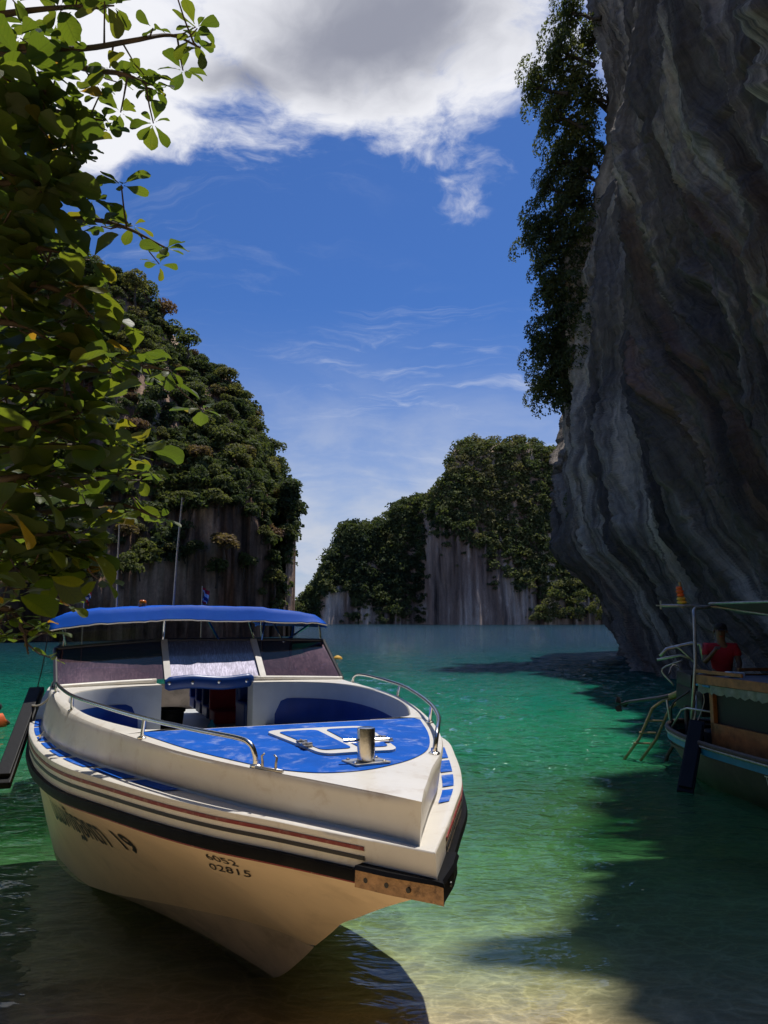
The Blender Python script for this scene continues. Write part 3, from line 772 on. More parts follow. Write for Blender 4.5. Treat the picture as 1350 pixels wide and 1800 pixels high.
D = OV + near + big + 1.15 * (rid ** 2 - 0.5) + 0.75 * (rid2 ** 2 - 0.5) + 0.24 * rid3 + 0.13 * ledge - 0.22 * pits + 0.16 * (1 - np.abs(fbm(SP * 4.2, Zg * 0.30, 0, 271, 2)))
corner = np.exp(-((by - 49) / 3.5) ** 2)[None, :]
D = D - corner * (0.65 * big)
P = np.stack([bx[None, :] + nxx[None, :] * D, by[None, :] + nyy[None, :] * D, Zg], -1)
# close the top so the sun cannot fall down behind the face
top = P[-1:].copy(); top2 = top.copy(); top2[0, :, 0] -= nxx * 18; top2[0, :, 1] -= nyy * 18; top2[..., 2] += 6
P = np.concatenate([P, top2]); SP = np.concatenate([SP, SP[-1:]]); Zu = np.concatenate([Zg, Zg[-1:] + 18])
surf_grid('cliff_right', P, np.stack([SP, Zu], -1), M['rock_near'], 'towering overhanging limestone cliff on the right with dark and pale flow streaks')
RIGHT = dict(P=P, by=by)
cr = bpy.data.objects['cliff_right'].data; cr.materials.append(M['fill_block'])          # unseen slope behind the beach, added and kept dark to block sky fill
cy = np.array([p.center[1] for p in cr.polygons]); cr.polygons.foreach_set('material_index', (cy < -3).astype(np.int32))


# ------------------------------------------------------------------ the speedboat (u aft of the bow, v to starboard, w up)
def pchip(xk, yk):
    xk = np.asarray(xk, float); yk = np.asarray(yk, float); h = np.diff(xk); d = np.diff(yk) / h
    m = np.zeros(len(xk)); m[0], m[-1] = d[0], d[-1]
    for i in range(1, len(xk) - 1):
        m[i] = 0 if d[i - 1] * d[i] <= 0 else 2 * d[i - 1] * d[i] / (d[i - 1] + d[i])
    def f(x):
        x = np.clip(np.asarray(x, float), xk[0], xk[-1]); k = np.clip(np.searchsorted(xk, x) - 1, 0, len(xk) - 2)
        t = (x - xk[k]) / h[k]
        return (2 * t ** 3 - 3 * t ** 2 + 1) * yk[k] + (t ** 3 - 2 * t ** 2 + t) * h[k] * m[k] + (-2 * t ** 3 + 3 * t ** 2) * yk[k + 1] + (t ** 3 - t ** 2) * h[k] * m[k + 1]
    return f


class Curve:
    def __init__(s, kn):
        kn = np.array(kn, float); s.u0, s.u1 = kn[0, 0], kn[-1, 0]; s.v = pchip(kn[:, 0], kn[:, 1]); s.w = pchip(kn[:, 0], kn[:, 2])
    def at(s, u): return np.array([u, float(s.v(u)), float(s.w(u))])
    def row(s, q, du=0, dv=0, dw=0): return [np.array([u + du, max(0.0, float(s.v(u)) + dv), float(s.w(u)) + dw]) for u in s.u0 + (s.u1 - s.u0) * q]


UE = 10.2
cT = Curve([(0, 0, 1.64), (.29, .17, 1.645), (.58, .335, 1.65), (.97, .58, 1.66), (1.47, .82, 1.67), (2.05, 1.03, 1.68), (2.92, 1.28, 1.69), (3.43, 1.385, 1.695), (4.3, 1.49, 1.70), (5, 1.54, 1.70), (6, 1.56, 1.70), (7.5, 1.55, 1.68), (UE, 1.5, 1.62)])
cB = Curve([(0.02, 0, 1.46), (.43, .235, 1.462), (.9, .51, 1.462), (1.54, .80, 1.457), (2.2, 1.075, 1.452), (2.72, 1.265, 1.447), (3.4, 1.44, 1.44), (4.1, 1.545, 1.43), (5, 1.60, 1.405), (6, 1.615, 1.385), (7.5, 1.60, 1.37), (UE, 1.56, 1.355)])
cS = Curve([(-.13, 0, 1.47), (.19, .21, 1.47), (.57, .45, 1.47), (.96, .69, 1.465), (1.35, .89, 1.46), (1.9, 1.135, 1.455), (2.56, 1.40, 1.45), (3.03, 1.51, 1.44), (3.8, 1.625, 1.43), (4.85, 1.70, 1.40), (6, 1.725, 1.38), (8, 1.70, 1.36), (UE, 1.66, 1.35)])
cR = Curve([(-.15, 0, 1.30), (.18, .205, 1.295), (.56, .44, 1.285), (.95, .68, 1.27), (1.35, .88, 1.255), (1.9, 1.12, 1.24), (2.56, 1.38, 1.22), (3.03, 1.49, 1.205), (3.8, 1.605, 1.185), (4.85, 1.68, 1.155), (6, 1.705, 1.13), (8, 1.68, 1.11), (UE, 1.64, 1.10)])
cL = Curve([(-.06, 0, 1.295), (.42, 0, 1.09), (.79, 0, .92), (1.03, 0, .81), (1.22, 0, .69), (1.40, 0, .585), (1.47, 0, .543), (1.5, 0.0, .525), (1.53, .008, .521), (1.75, .085, .515), (2.04, .205, .49), (2.85, .51, .36), (3.67, .77, .20), (4.44, 1.0, .05), (5.3, 1.25, -.06), (6.3, 1.42, -.12), (8, 1.50, -.15), (UE, 1.48, -.15)])
cK = Curve([(1.5, 0, .525), (1.61, 0, .45), (2.4, 0, 0.0), (3.1, 0, -.24), (4.2, 0, -.42), (6, 0, -.52), (UE, 0, -.52)])

PHI = math.radians(22.0); BOW = (0.1565, 3.3436)
boat = empty('speedboat', (BOW[0], BOW[1], 0), -(math.pi / 2 - PHI))
tag(boat, 'white and blue speedboat moored bow first in the shallows, number 19 on its hull', 'speedboat')
AFT = np.array([-math.sin(PHI), math.cos(PHI), 0]); STB = np.array([-math.cos(PHI), -math.sin(PHI), 0])


def L(p): return (-float(p[0]), -float(p[1]), float(p[2]))        # (u, v, w) -> boat's own axes
def Wd(p): return np.array([BOW[0], BOW[1], 0]) + AFT * p[0] + STB * p[1] + np.array([0, 0, p[2]])
def unp(x, y, z):                                                       # where a line of sight meets a deck at height z
    q = atZ(x, y, z) - np.array([BOW[0], BOW[1], 0]); return float(q @ AFT), float(q @ STB)
def mir(rows): return [[np.array([p[0], -p[1], p[2]]) for p in r] for r in rows]
def bothsides(rows): return [rows, mir(rows)]
def loftL(mb, rows): return mb.loft([[L(p) for p in r] for r in rows])


q = np.linspace(0, 1, 90) ** 1.55
def lerp_rows(A, B, n): return [[a + (b - a) * k / n for a, b in zip(A, B)] for k in range(n + 1)]


# hull side and bottom, with a slight belly to the flare
mb = MB()
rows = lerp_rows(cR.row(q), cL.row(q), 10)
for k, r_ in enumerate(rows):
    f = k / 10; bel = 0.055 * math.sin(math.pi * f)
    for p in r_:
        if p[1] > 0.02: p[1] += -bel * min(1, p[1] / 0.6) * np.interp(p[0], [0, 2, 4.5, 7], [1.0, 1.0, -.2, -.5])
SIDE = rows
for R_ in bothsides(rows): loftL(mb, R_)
hull = mb.build('hull', M['hull_bounce'], boat, angle=50)
mb = MB()
qb = np.linspace(0, 1, 60) ** 1.3
lowu = 1.5 + (UE - 1.5) * qb
rows = lerp_rows([cL.at(u) for u in lowu], cK.row(qb), 6)
for R_ in bothsides(rows): loftL(mb, R_)
tr = [cS.at(UE), cR.at(UE), cL.at(UE), cK.at(UE)]
mb.add([L(p) for p in tr] + [L((p[0], -p[1], p[2])) for p in tr[:3][::-1]], [tuple(range(7))])
mb.build('hull_bottom', M['bottom'], boat, angle=35)

# topside band, stripes, rub rail
mb = MB()
for R_ in bothsides(lerp_rows(cS.row(q), cR.row(q), 4)): loftL(mb, R_)
mb.build('topside_band', M['gel'], boat, angle=40)


def strip(name, f0, f1, out, mat, q_=q, u_from=None, thick=True):
    """band round the bow between two heights of the topside, standing proud of it"""
    m = MB()
    A, B = cS.row(q_), cR.row(q_)
    rows = []
    for (f, o) in ((f0, -0.004), (f0, out), ((f0 + f1) / 2, out * 1.25), (f1, out), (f1, -0.004)):
        r_ = []
        for a, b in zip(A, B):
            p = a + (b - a) * f
            wgt = min(1.0, p[1] / 0.12)
            r_.append(np.array([p[0] - o * (1 - 0.45 * wgt), p[1] + o * wgt, p[2]]))
        rows.append(r_)
    for R_ in bothsides(rows): loftL(m, R_)
    return m.build(name, mat, boat, angle=40)


qs = q[(cS.u0 + (UE - cS.u0) * q) > 0.16]
strip('stripe', 0.16, 0.25, 0.004, M['red'], qs)
strip('stripe', 0.38, 0.47, 0.004, M['black'], qs)
strip('rub_rail', 0.68, 0.95, 0.024, M['rubber'])
strip('stripe', 0.985, 1.03, 0.005, M['red'], qs)

# worn wooden guard on the bow, black cap above it
qg = np.linspace(0, 1, 12)
for sgn in (1, -1):
    m = MB(); cap = MB()
    us = np.linspace(-0.16, 0.17, 10); rows = []; rc = []
    for f, o in ((0.60, 0.0), (0.62, 0.040), (1.02, 0.042), (1.04, 0.0)):
        r_ = []
        for u in us:
            a, b = cS.at(max(u, -.13)), cR.at(max(u, -.15)); p = a + (b - a) * f
            wgt = min(1.0, p[1] / 0.10)
            r_.append(np.array([min(p[0], u) - o * (1 - 0.5 * wgt), (p[1] + o * wgt) * sgn, p[2]]))
        rows.append(r_)
    loftL(m, rows)
    m.add([L(rows[k][-1]) for k in range(4)], [(0, 1, 2, 3)])
    gd = m.build('bow_guard', M['worn'] if sgn == 1 else M['rubber'], boat)
    if sgn == 1: tag(gd, 'worn orange brown wooden bow guard')
    for f, o in ((0.53, 0.0), (0.53, 0.040), (0.615, 0.050), (0.615, 0.0)):
        r_ = []
        for u in us:
            a, b = cS.at(max(u, -.13)), cR.at(max(u, -.15)); p = a + (b - a) * f
            wgt = min(1.0, p[1] / 0.10)
            r_.append(np.array([min(p[0], u) - o * (1 - 0.5 * wgt), (p[1] + o * wgt) * sgn, p[2]]))
        rc.append(r_)
    loftL(cap, rc); cap.build('bow_guard_cap', M['rubber'], boat)
    for ub in (-0.05, 0.04, 0.13):                       # bolt holes
        a, b = cS.at(ub), cR.at(ub); p = a + (b - a) * 0.82
        c = Vector(L((p[0] - 0.026, (p[1] + 0.034) * sgn, p[2]))); n_ = Vector(L((-0.5, 0.85 * sgn, 0)))
        mm = MB(); mm.tube([c - n_ * 0.004, c + n_ * 0.004], 0.011, 8); mm.build('bolt', M['black'], gd)

# side deck
mb = MB()
Sr = cS.row(q); Br = cB.row(q)
rows = [[p + np.array([0, 0, -0.02]) for p in Sr], [p * np.array([1, 1, 1]) for p in Sr]] + lerp_rows([a + (b - a) * 0.06 + np.array([0, 0, .006]) for a, b in zip(Sr, Br)], Br, 3)
for R_ in bothsides(rows): loftL(mb, R_)
mb.build('side_deck', M['gel'], boat, angle=50)
# blue anti-slip pads along the side deck
def deck_pad(ua, ub, f0, f1, sgn):
    m = MB(); us = np.linspace(ua, ub, 8); top = []; 
    for f in (f0, (f0 + f1) / 2, f1):
        r_ = []
        for u in us:
            a, b = cS.at(u), cB.at(u); b[0] = a[0]; p = a + (b - a) * f; p[2] = a[2] + (cB.at(u)[2] - a[2]) * f + 0.0085; r_.append(np.array([p[0], p[1] * sgn, p[2]]))
        top.append(r_)
    loftL(m, top); return m.build('deck_pad', M['bluepad'], boat)
for ua, ub in ((1.46, 1.86), (1.91, 2.36), (2.41, 2.86), (2.91, 3.30), (3.35, 3.72), (3.78, 4.12), (4.2, 4.9), (4.97, 5.7)):
    deck_pad(ua + .02, ub - .02, 0.42, 0.94, 1)
for ua, ub in ((0.62, 0.92), (0.96, 1.30), (1.35, 1.75), (1.80, 2.25), (2.31, 2.8), (2.86, 3.4), (3.46, 4.1)):
    deck_pad(ua + .02, ub - .02, 0.34, 0.80, -1)

# coaming (the raised trunk) from the side deck up to the foredeck
mb = MB(); Tr = cT.row(q)
rows = []
for f in (0.0, 0.06, 0.2, 0.5, 0.8, 0.94, 1.0):
    r_ = []
    for a, b in zip(Br, Tr):
        p = a + (b - a) * f
        if f == 0.06: p[1] -= 0.012 * min(1, p[1] / .1)
        if f == 1.0: p = b + np.array([0, -0.012 * min(1, b[1] / .1), 0.004])
        r_.append(p)
    rows.append(r_)
for R_ in bothsides(rows): loftL(mb, R_)
mb.build('coaming', M['gel'], boat, angle=38)

# deck: foredeck and the rim round the bow cockpit
def deckz(u, v): return float(cT.w(u)) + 0.018 * min(1, float(cT.v(u)) / .35) * (1 - min(1, abs(v) / max(1e-4, float(cT.v(u)))) ** 2) + 0.004
def rearU(v): return 2.10 + 0.10 * abs(v) ** 2
INNER = spline([(2.16, .60, 0), (2.22, .90, 0), (2.45, 1.035, 0), (3.0, 1.225, 0), (3.6, 1.335, 0), (4.2, 1.385, 0), (4.75, 1.345, 0), (5.12, 1.17, 0), (5.33, .86, 0), (5.42, .48, 0)], 70)[:, :2]
mb = MB(); NA = 17
rows = []
for k in range(36):
    g = k / 35; r_ = []
    for i in range(NA):
        s_ = -1 + 2 * i / (NA - 1)
        vr = s_ * float(cT.v(2.2)); ur = rearU(vr)
        uu = ur * g ** 1.2
        tv = float(cT.v(uu)); vv = s_ * (tv - 0.012 * min(1, tv / .1) + 0.0015); r_.append(np.array([uu, vv, deckz(uu, vv)]))
    rows.append(r_)
rows.append([p + np.array([0.03, 0, -0.014]) for p in rows[-1]]); rows.append([p + np.array([0.012, 0, -0.06]) for p in rows[-1]]); rows.append([p + np.array([0, 0, -0.22]) for p in rows[-1]])
loftL(mb, rows); mb.build('foredeck', M['gel'], boat, angle=40)
mb = MB()
for sgn in (1, -1):
    A = []; B = []; C_ = []
    for (u, v) in INNER:
        uo = np.interp(u, [2.16, 5.42], [2.16, 5.60]); o_ = np.array([uo, float(cT.v(uo)) - 0.012, float(cT.w(uo)) + 0.004])
        i_ = np.array([u, v, float(cT.w(u)) + 0.016])
        A.append(o_); B.append(i_); C_.append(i_)
    R_ = [A, [a + (b - a) * 0.5 + np.array([0, 0, .012]) for a, b in zip(A, B)], B, [p + np.array([0, -0.012, -0.02]) for p in B]]
    R_ = [[np.array([p[0], p[1] * sgn, p[2]]) for p in r_] for r_ in R_]
    loftL(mb, R_)
mb.build('cockpit_rim', M['gel'], boat, angle=50)
# cockpit liner walls, following the rim and turning into the bulkhead at the windscreen
for sgn in (1, -1):
    m = MB(); rows = []
    for (dz, inn) in ((-0.004, 0.010), (-0.03, 0.016), (-0.30, 0.02), (-0.74, 0.02)):
        rows.append([np.array([u - (inn if v < 0.9 else 0), (v - (inn if v >= 0.9 else 0)) * sgn, float(cT.w(u)) + 0.016 + max(dz, -.40 - .34 * min(1, max(0, (u - 2.6) / 1.2)))]) for (u, v) in INNER])
    jamb = rows[0][-1]
    for r_ in rows: r_.append(np.array([5.62, 0.47 * sgn, r_[-1][2]]))
    loftL(m, rows); m.build('liner_wall', M['liner'], boat, angle=50)
    # blue padded panel
    arc = np.concatenate([[0], np.cumsum(np.linalg.norm(np.diff(INNER, axis=0), axis=1))]); Ltot = arc[-1]
    m = MB(); cols = np.linspace(0.9, Ltot - 0.24, 46); rows = []
    nr = 8
    for k in range(nr + 1):
        r_ = []
        for c in cols:
            e = Ltot - 0.24 - c; rad = 0.16
            tz = -0.17 - (rad - math.sqrt(max(0, rad * rad - (rad - min(rad, e)) ** 2))) * 1.0 - 0.10 * max(0, 1 - (c - 0.9) / 0.7)
            u = np.interp(c, arc, INNER[:, 0]); z = tz + (-.39 - .34 * min(1, max(0, (u - 2.6) / 1.2)) - tz) * k / nr
            v = np.interp(c, arc, INNER[:, 1])
            t_ = np.array([np.interp(c + .03, arc, INNER[:, 0]) - np.interp(c - .03, arc, INNER[:, 0]), np.interp(c + .03, arc, INNER[:, 1]) - np.interp(c - .03, arc, INNER[:, 1])]); t_ /= np.linalg.norm(t_) + 1e-9
            n_ = np.array([-t_[1], t_[0]]); n_ = n_ if n_ @ (np.array([3.9, 0.2]) - np.array([u, v])) > 0 else -n_
            off = 0.026 if 0 < k else 0.018
            r_.append(np.array([u + n_[0] * off, (v + n_[1] * off) * sgn, float(cT.w(u)) + 0.016 + z]))
        rows.append(r_)
    loftL(m, rows); m.build('padded_panel', M['cushion'], boat, angle=60)
    # bench cushion along the side
    m = MB(); poly = [(u - (0.03 if v < 1.0 else 0), (v - 0.03) * sgn) for (u, v) in INNER[6:-2:3]] + [(5.0, 0.55 * sgn), (4.2, 0.62 * sgn), (3.2, 0.58 * sgn), (2.6, 0.50 * sgn)]
    m.prism([(-a, -b) for a, b in poly], 1.17, 1.27); m.build('bench_cushion', M['seat'], boat)
su_ = [2.5, 3.0, 3.6, 4.3, 5.0, 6.0, 8.0, UE - .1]; sv_ = [float(np.interp(.92, *zip(*sorted((np.interp(u, [p[0] for p in r_], [p[2] for p in r_]), np.interp(u, [p[0] for p in r_], [p[1] for p in r_])) for r_ in SIDE)))) - .07 for u in su_]
m = MB(); m.prism([(-u, -v) for u, v in zip(su_, sv_)] + [(-u, v) for u, v in zip(su_[::-1], sv_[::-1])], 0.90, 0.94); m.build('cockpit_sole', M['liner'], boat)

# foredeck blue paint, hatch, bollard, fittings
Dz = 1.684
def px_poly(pts): return [unp(x, y, Dz) for x, y in pts]
def sheet(name, poly, dz, mat, parent=boat, n=3):
    """thin flush sheet on the cambered deck"""
    bm = bmesh.new(); vs = [bm.verts.new((-u, -v, 0)) for u, v in poly]; bm.faces.new(vs)
    bmesh.ops.triangulate(bm, faces=bm.faces[:])
    for _ in range(n): bmesh.ops.subdivide_edges(bm, edges=[e for e in bm.edges if e.calc_length() > 0.12], cuts=1, use_grid_fill=False); bmesh.ops.triangulate(bm, faces=bm.faces[:])
    for v in bm.verts: v.co.z = deckz(-v.co.x, -v.co.y) + dz
    bmesh.ops.recalc_face_normals(bm, faces=bm.faces[:])
    me = bpy.data.meshes.new(name); bm.to_mesh(me); bm.free()
    for p in me.polygons:
        pass
    return link(name, me, mat, parent)
front = spline([(2.07, .945, 0), (1.46, .745, 0), (.93, .50, 0), (.74, .37, 0), (.61, .22, 0), (.575, .05, 0), (.64, -.12, 0), (.80, -.33, 0), (1.05, -.53, 0), (1.5, -.74, 0), (2.07, -.945, 0)], 44)[:, :2]
rear = [(rearU(v) - 0.035, v) for v in np.linspace(-.93, .93, 15)]
sheet('deck_paint', [tuple(p) for p in front] + rear, 0.004, M['bluepad'])
def rrect(cu, cv, lu, lv, r, n=5):
    P_ = []
    for (su, sv, a0) in ((1, 1, 0), (-1, 1, 90), (-1, -1, 180), (1, -1, 270)):
        for k in range(n):
            a = math.radians(a0 + 90 * k / (n - 1)); P_.append((cu + su * (lu / 2 - r) + r * math.cos(a), cv + sv * (lv / 2 - r) + r * math.sin(a)))
    return P_
hatch_c = (1.36, -0.10)
def taper(P_): return [(u, -.085 + (v + .10) * np.interp(u, [.9, 1.8], [.68, 1.10])) for u, v in P_]
hatch = sheet('hatch', taper(rrect(*hatch_c, 0.84, 0.62, 0.09)), 0.018, M['gel'])
m = MB(); rr_ = taper(rrect(*hatch_c, 0.84, 0.62, 0.09)); rows = [[np.array([u, v, deckz(u, v) + d]) for u, v in rr_ + rr_[:1]] for d in (0.002, 0.018)]
loftL(m, rows); m.build('hatch_edge', M['gel'], hatch)
for cv in (hatch_c[1] + 0.145, hatch_c[1] - 0.145):
    sheet('hatch_paint', taper(rrect(hatch_c[0], cv, 0.66, 0.235, 0.05)), 0.022, M['bluepad'], hatch)
for (hu, hv) in ((1.22, 0.155), (1.22, -0.325)):
    m = MB(); z = deckz(hu, hv) + 0.026
    m.box(L((hu, hv, z)), (0.17, 0.05, 0.006)); m.tube([L((hu - .075, hv, z + .008)), L((hu + .075, hv, z + .008))], 0.008, 8)
    for k in (-.05, .05): m.box(L((hu + k, hv, z + .006)), (.02, .06, .012))
    m.build('hinge', M['dullsteel'], hatch)
bu, bv = 0.735, -0.03; bz = deckz(bu, bv)
m = MB(); m.lathe([(0.046, 0.0), (0.046, 0.158), (0.044, 0.166), (0.036, 0.169)], L((bu, bv, bz + 0.008)), 28); post = m.build('bollard', M['steel'], boat, angle=40)
m = MB(); m.tube([L((bu + .02, bv + .115, bz + .112)), L((bu - .02, bv - .115, bz + .112))], 0.011, 10); m.build('cross_bar', M['steel'], post)
m = MB(); m.box(L((bu, bv, bz + .008)), (0.16, 0.20, 0.010), Euler((0, 0, .15)), 0.003); m.build('base_plate', M['dullsteel'], post)
for sx in (-1, 1):
    for sy_ in (-1, 1):
        m = MB(); m.lathe([(0.010, 0), (0.010, 0.006), (0.005, 0.009)], L((bu + sx * .055, bv + sy_ * .078, bz + .013)), 8); m.build('bolt', M['steel'], post)
# bow chocks: two curled horns on a bar, one set each side
for sgn in (1, -1):
    cu_, cv_ = 0.80, 0.455 * sgn; z = deckz(cu_, cv_) + 0.006
    if sgn == -1: cu_, cv_ = 0.80, -0.425
    t_ = np.array([0.84, 0.54 * sgn]); m = MB()
    m.tube([L((cu_ - t_[0] * .09, cv_ - t_[1] * .09, z)), L((cu_ + t_[0] * .09, cv_ + t_[1] * .09, z))], 0.009, 8)
    for s2 in (-1, 1):
        b0 = np.array([cu_ + t_[0] * .045 * s2, cv_ + t_[1] * .045 * s2])
        m.tube([L((b0[0], b0[1], z)), L((b0[0], b0[1], z + .03)), L((b0[0] + t_[0] * .006 * s2, b0[1] + t_[1] * .006 * s2, z + .06)), L((b0[0] - t_[0] * .012 * s2, b0[1] - t_[1] * .012 * s2, z + .072))], [0.008, 0.007, 0.006, 0.005], 8)
    if sgn == 1: m.build('chock', M['dullsteel'], boat, smooth=True)
# handrails
def rail(sgn):
    P_ = spline([(5.02, 1.49, 1.715), (4.97, 1.49, 1.775), (4.78, 1.485, 1.815), (4.2, 1.45, 1.822), (3.4, 1.355, 1.82), (2.6, 1.165, 1.815), (1.9, .955, 1.808), (1.35, .74, 1.802), (1.02, .575, 1.795), (.93, .525, 1.775), (.905, .505, 1.73), (.905, .495, 1.672)], 72)
    m = MB(); m.tube([L((p[0], p[1] * sgn, p[2])) for p in P_], 0.0135, 10)
    o = m.build('handrail', M['steel'], boat, smooth=True)
    for (ub, ut) in ((3.46, 3.40), (1.95, 1.90)):
        m = MB(); vt = np.interp(ut, P_[::-1, 0], P_[::-1, 1]); vb = float(cT.v(ub)) - 0.035
        m.tube([L((ub, vb * sgn, deckz(ub, vb))), L((ut, vt * sgn, 1.812))], 0.012, 10); m.lathe([(0.028, 0), (0.028, 0.006), (0.015, 0.014)], L((ub, vb * sgn, deckz(ub, vb) + .001)), 12)
        m.build('rail_post', M['steel'], o, smooth=False)
    for (ub, vb) in ((.905, .495), (5.02, 1.49)):
        m = MB(); m.lathe([(0.032, 0), (0.032, 0.006), (0.018, 0.014), (0.018, 0.03)], L((ub, vb * sgn, deckz(ub, vb) + .001)), 12); m.build('rail_foot', M['steel'], o)
rail(1); rail(-1)
# cleat on the side deck
m = MB(); pc = cS.at(3.95); z = pc[2] + .012
m.box(L((3.95, pc[1] - .07, z + .012)), (.05, .03, .024)); m.tube([L((3.85, pc[1] - .06, z + .036)), L((3.95, pc[1] - .07, z + .030)), L((4.05, pc[1] - .08, z + .036))], 0.011, 8); m.build('cleat', M['steel'], boat)

# dashboard, windscreen
WB = [(5.40, 1.50, 1.728), (5.52, 1.05, 1.738), (5.60, .52, 1.748), (5.62, 0, 1.75), (5.60, -.52, 1.748), (5.52, -1.05, 1.738), (5.40, -1.50, 1.728)]
WT = [(5.92, 1.535, 2.085), (5.98, 1.05, 2.125), (6.03, .50, 2.160), (6.05, 0, 2.165), (6.03, -.50, 2.160), (5.98, -1.0, 2.155), (5.92, -1.435, 2.145)]
wb = spline(WB, 49); wt = spline(WT, 49)
m = MB()
for sgn in (1, -1):
    A = [np.array([u, v * sgn, float(cT.w(u)) + .018]) for (u, v) in INNER[34:]]
    B = [np.array([np.interp(v, [0, .52, 1.05, 1.5], [5.62, 5.60, 5.52, 5.40]) + .05, (v if v < 1.44 else 1.50) * sgn, 1.722]) for (u, v) in [(x[0], max(.47, x[1] * 1.07)) for x in INNER[34:]]]
    loftL(m, lerp_rows(A, B, 4))
m.build('dashboard', M['gel'], boat, angle=40)
lip = MB(); lip.tube([L(p) for p in wb if abs(p[1]) > .47][:17], 0.026, 8); lip.build('windscreen_sill', M['gel'], boat, smooth=True)
lip = MB(); lip.tube([L(p) for p in wb if abs(p[1]) > .47][-17:], 0.026, 8); lip.build('windscreen_sill', M['gel'], boat, smooth=True)
m = MB(); m.tube([L(p) for p in wt], 0.020, 8); m.build('windscreen_rail', M['framedark'], boat, smooth=True)
def wsi(P_, v): return np.array([np.interp(v, P_[::-1, 1], P_[::-1, k]) for k in range(3)])
def pane(name, v0, v1, mat):
    vs0 = np.linspace(v0, v1, 16); A = [wsi(wb, v) + np.array([.004, 0, .015]) for v in vs0]
    w0, w1 = [wsi(wt, wsi(wb, v)[1] * (1.535 / 1.50 if v > 0 else 1.435 / 1.50))[1] for v in (v0, v1)]
    B = [wsi(wt, w0 + (w1 - w0) * k / 15) for k in range(16)]
    mm = MB(); loftL(mm, lerp_rows(A, B, 6)); o = mm.build(name, mat, boat, smooth=True); return o
pane('windscreen_pane', 1.495, .40, M['glass']); pane('windscreen_pane', -.63, -1.495, M['glass'])
pane('windscreen_pane', .40, -.63, M['glasscentre'])
for v in (.40, -.63):
    m = MB(); a_, b_ = wsi(wb, v), wsi(wt, v * (1.535 / 1.5 if v > 0 else 1.435 / 1.5)); rows = []
    for pt in (a_, b_): rows.append([L((pt[0] + du, pt[1] + dv, pt[2] + dz)) for du, dv, dz in ((-.028, .034, .012), (-.028, -.034, .012), (.006, -.034, -.012), (.006, .034, -.012))])
    m.loft(rows, closed=True); m.build('mullion', M['frame'], boat)
for sgn in (1, -1):
    a, b = L((5.40, 1.50 * sgn, 1.728)), L((5.92, 1.535 if sgn == 1 else -1.435, 2.085 if sgn == 1 else 2.145)); m = MB(); m.tube([a, b], 0.022, 8); m.build('corner_post', M['framedark'], boat)
    m = MB(); m.loft([[L((5.42, 1.50 * sgn, 1.72)), L((7.6, 1.52 * sgn, 1.70))], [L((5.92, 1.535 if sgn == 1 else -1.435, 2.085 if sgn == 1 else 2.145)), L((7.6, 1.49 * sgn, 2.07))]]); m.build('side_window', M['glass'], boat)
    m = MB(); m.tube([L((5.92, 1.535 if sgn == 1 else -1.435, 2.085 if sgn == 1 else 2.145)), L((7.6, 1.49 * sgn, 2.07)), L((7.75, 1.51 * sgn, 1.69))], 0.018, 8); m.build('side_window_frame', M['framedark'], boat)
# padded bolster across the gangway
m = MB(); P_ = [(5.50, v, 1.735 + .012 * math.sin(v * 9)) for v in np.linspace(.44, -.50, 24)]
rows = []
for p in P_:
    e = min(1.0, min(.47 - p[1], p[1] + .53) / .05); d_ = 1 - .10 * math.exp(-((p[1] - .18) / .05) ** 2) - .10 * math.exp(-((p[1] + .12) / .05) ** 2)
    rows.append([L((p[0] + .045 * math.cos(a) * d_ * max(.3, e), p[1], p[2] - .01 + .072 * math.sin(a) * max(.55, e))) for a in np.linspace(0, 2 * math.pi, 17)[:-1]])
m.loft(rows, closed=True); m.add(rows[0], [tuple(range(16))]); m.add(rows[-1], [tuple(range(16))[::-1]])
bol = m.build('bolster', M['cushion'], boat, angle=50)
for v in (.40, .16, -.12, -.42):
    mm = MB(); mm.lathe([(0.018, -.006), (0.018, .004), (.006, .008)], L((5.452, v, 1.73)), 10, Matrix.Rotation(math.radians(90), 3, 'Y')); mm.build('button', M['steel'], bol)

# inside the cabin: seats, locker, dark lining
m = MB()
m.box(L((6.55, .98, 1.15)), (.55, .95, .5), None, .03); m.box(L((6.80, .98, 1.52)), (.12, .95, .45), None, .04); m.build('helm_seat', M['seat'], boat)
m = MB(); m.box(L((6.55, -1.0, 1.15)), (.55, .85, .5), None, .03); m.box(L((6.80, -1.0, 1.52)), (.12, .85, .45), None, .04); m.build('helm_seat', M['seat'], boat)
m = MB(); m.box(L((5.80, -.62, 1.32)), (.34, .16, .75), None, .02); m.build('locker_door', M['liner'], boat)
m = MB(); m.box(L((5.76, -.53, 1.36)), (.20, .012, .5), None, .004); m.build('locker_panel', M['liner'], boat)
for k in range(4):
    u = 7.5 + .62 * k
    for sgn in (1, -1):
        m = MB(); m.box(L((u, .85 * sgn, 1.12)), (.42, .9, .16), None, .03); m.box(L((u + .22, .85 * sgn, 1.42)), (.10, .9, .50), None, .03); m.build('passenger_seat', M['seat'] if k else M['redvinyl'], boat)
for sgn in (1, -1):
    m = MB(); m.box(L((5.9, 1.0 * sgn, 1.66)), (.40, .85, .02)); m.build('dash_shelf', M['framedark'], boat)

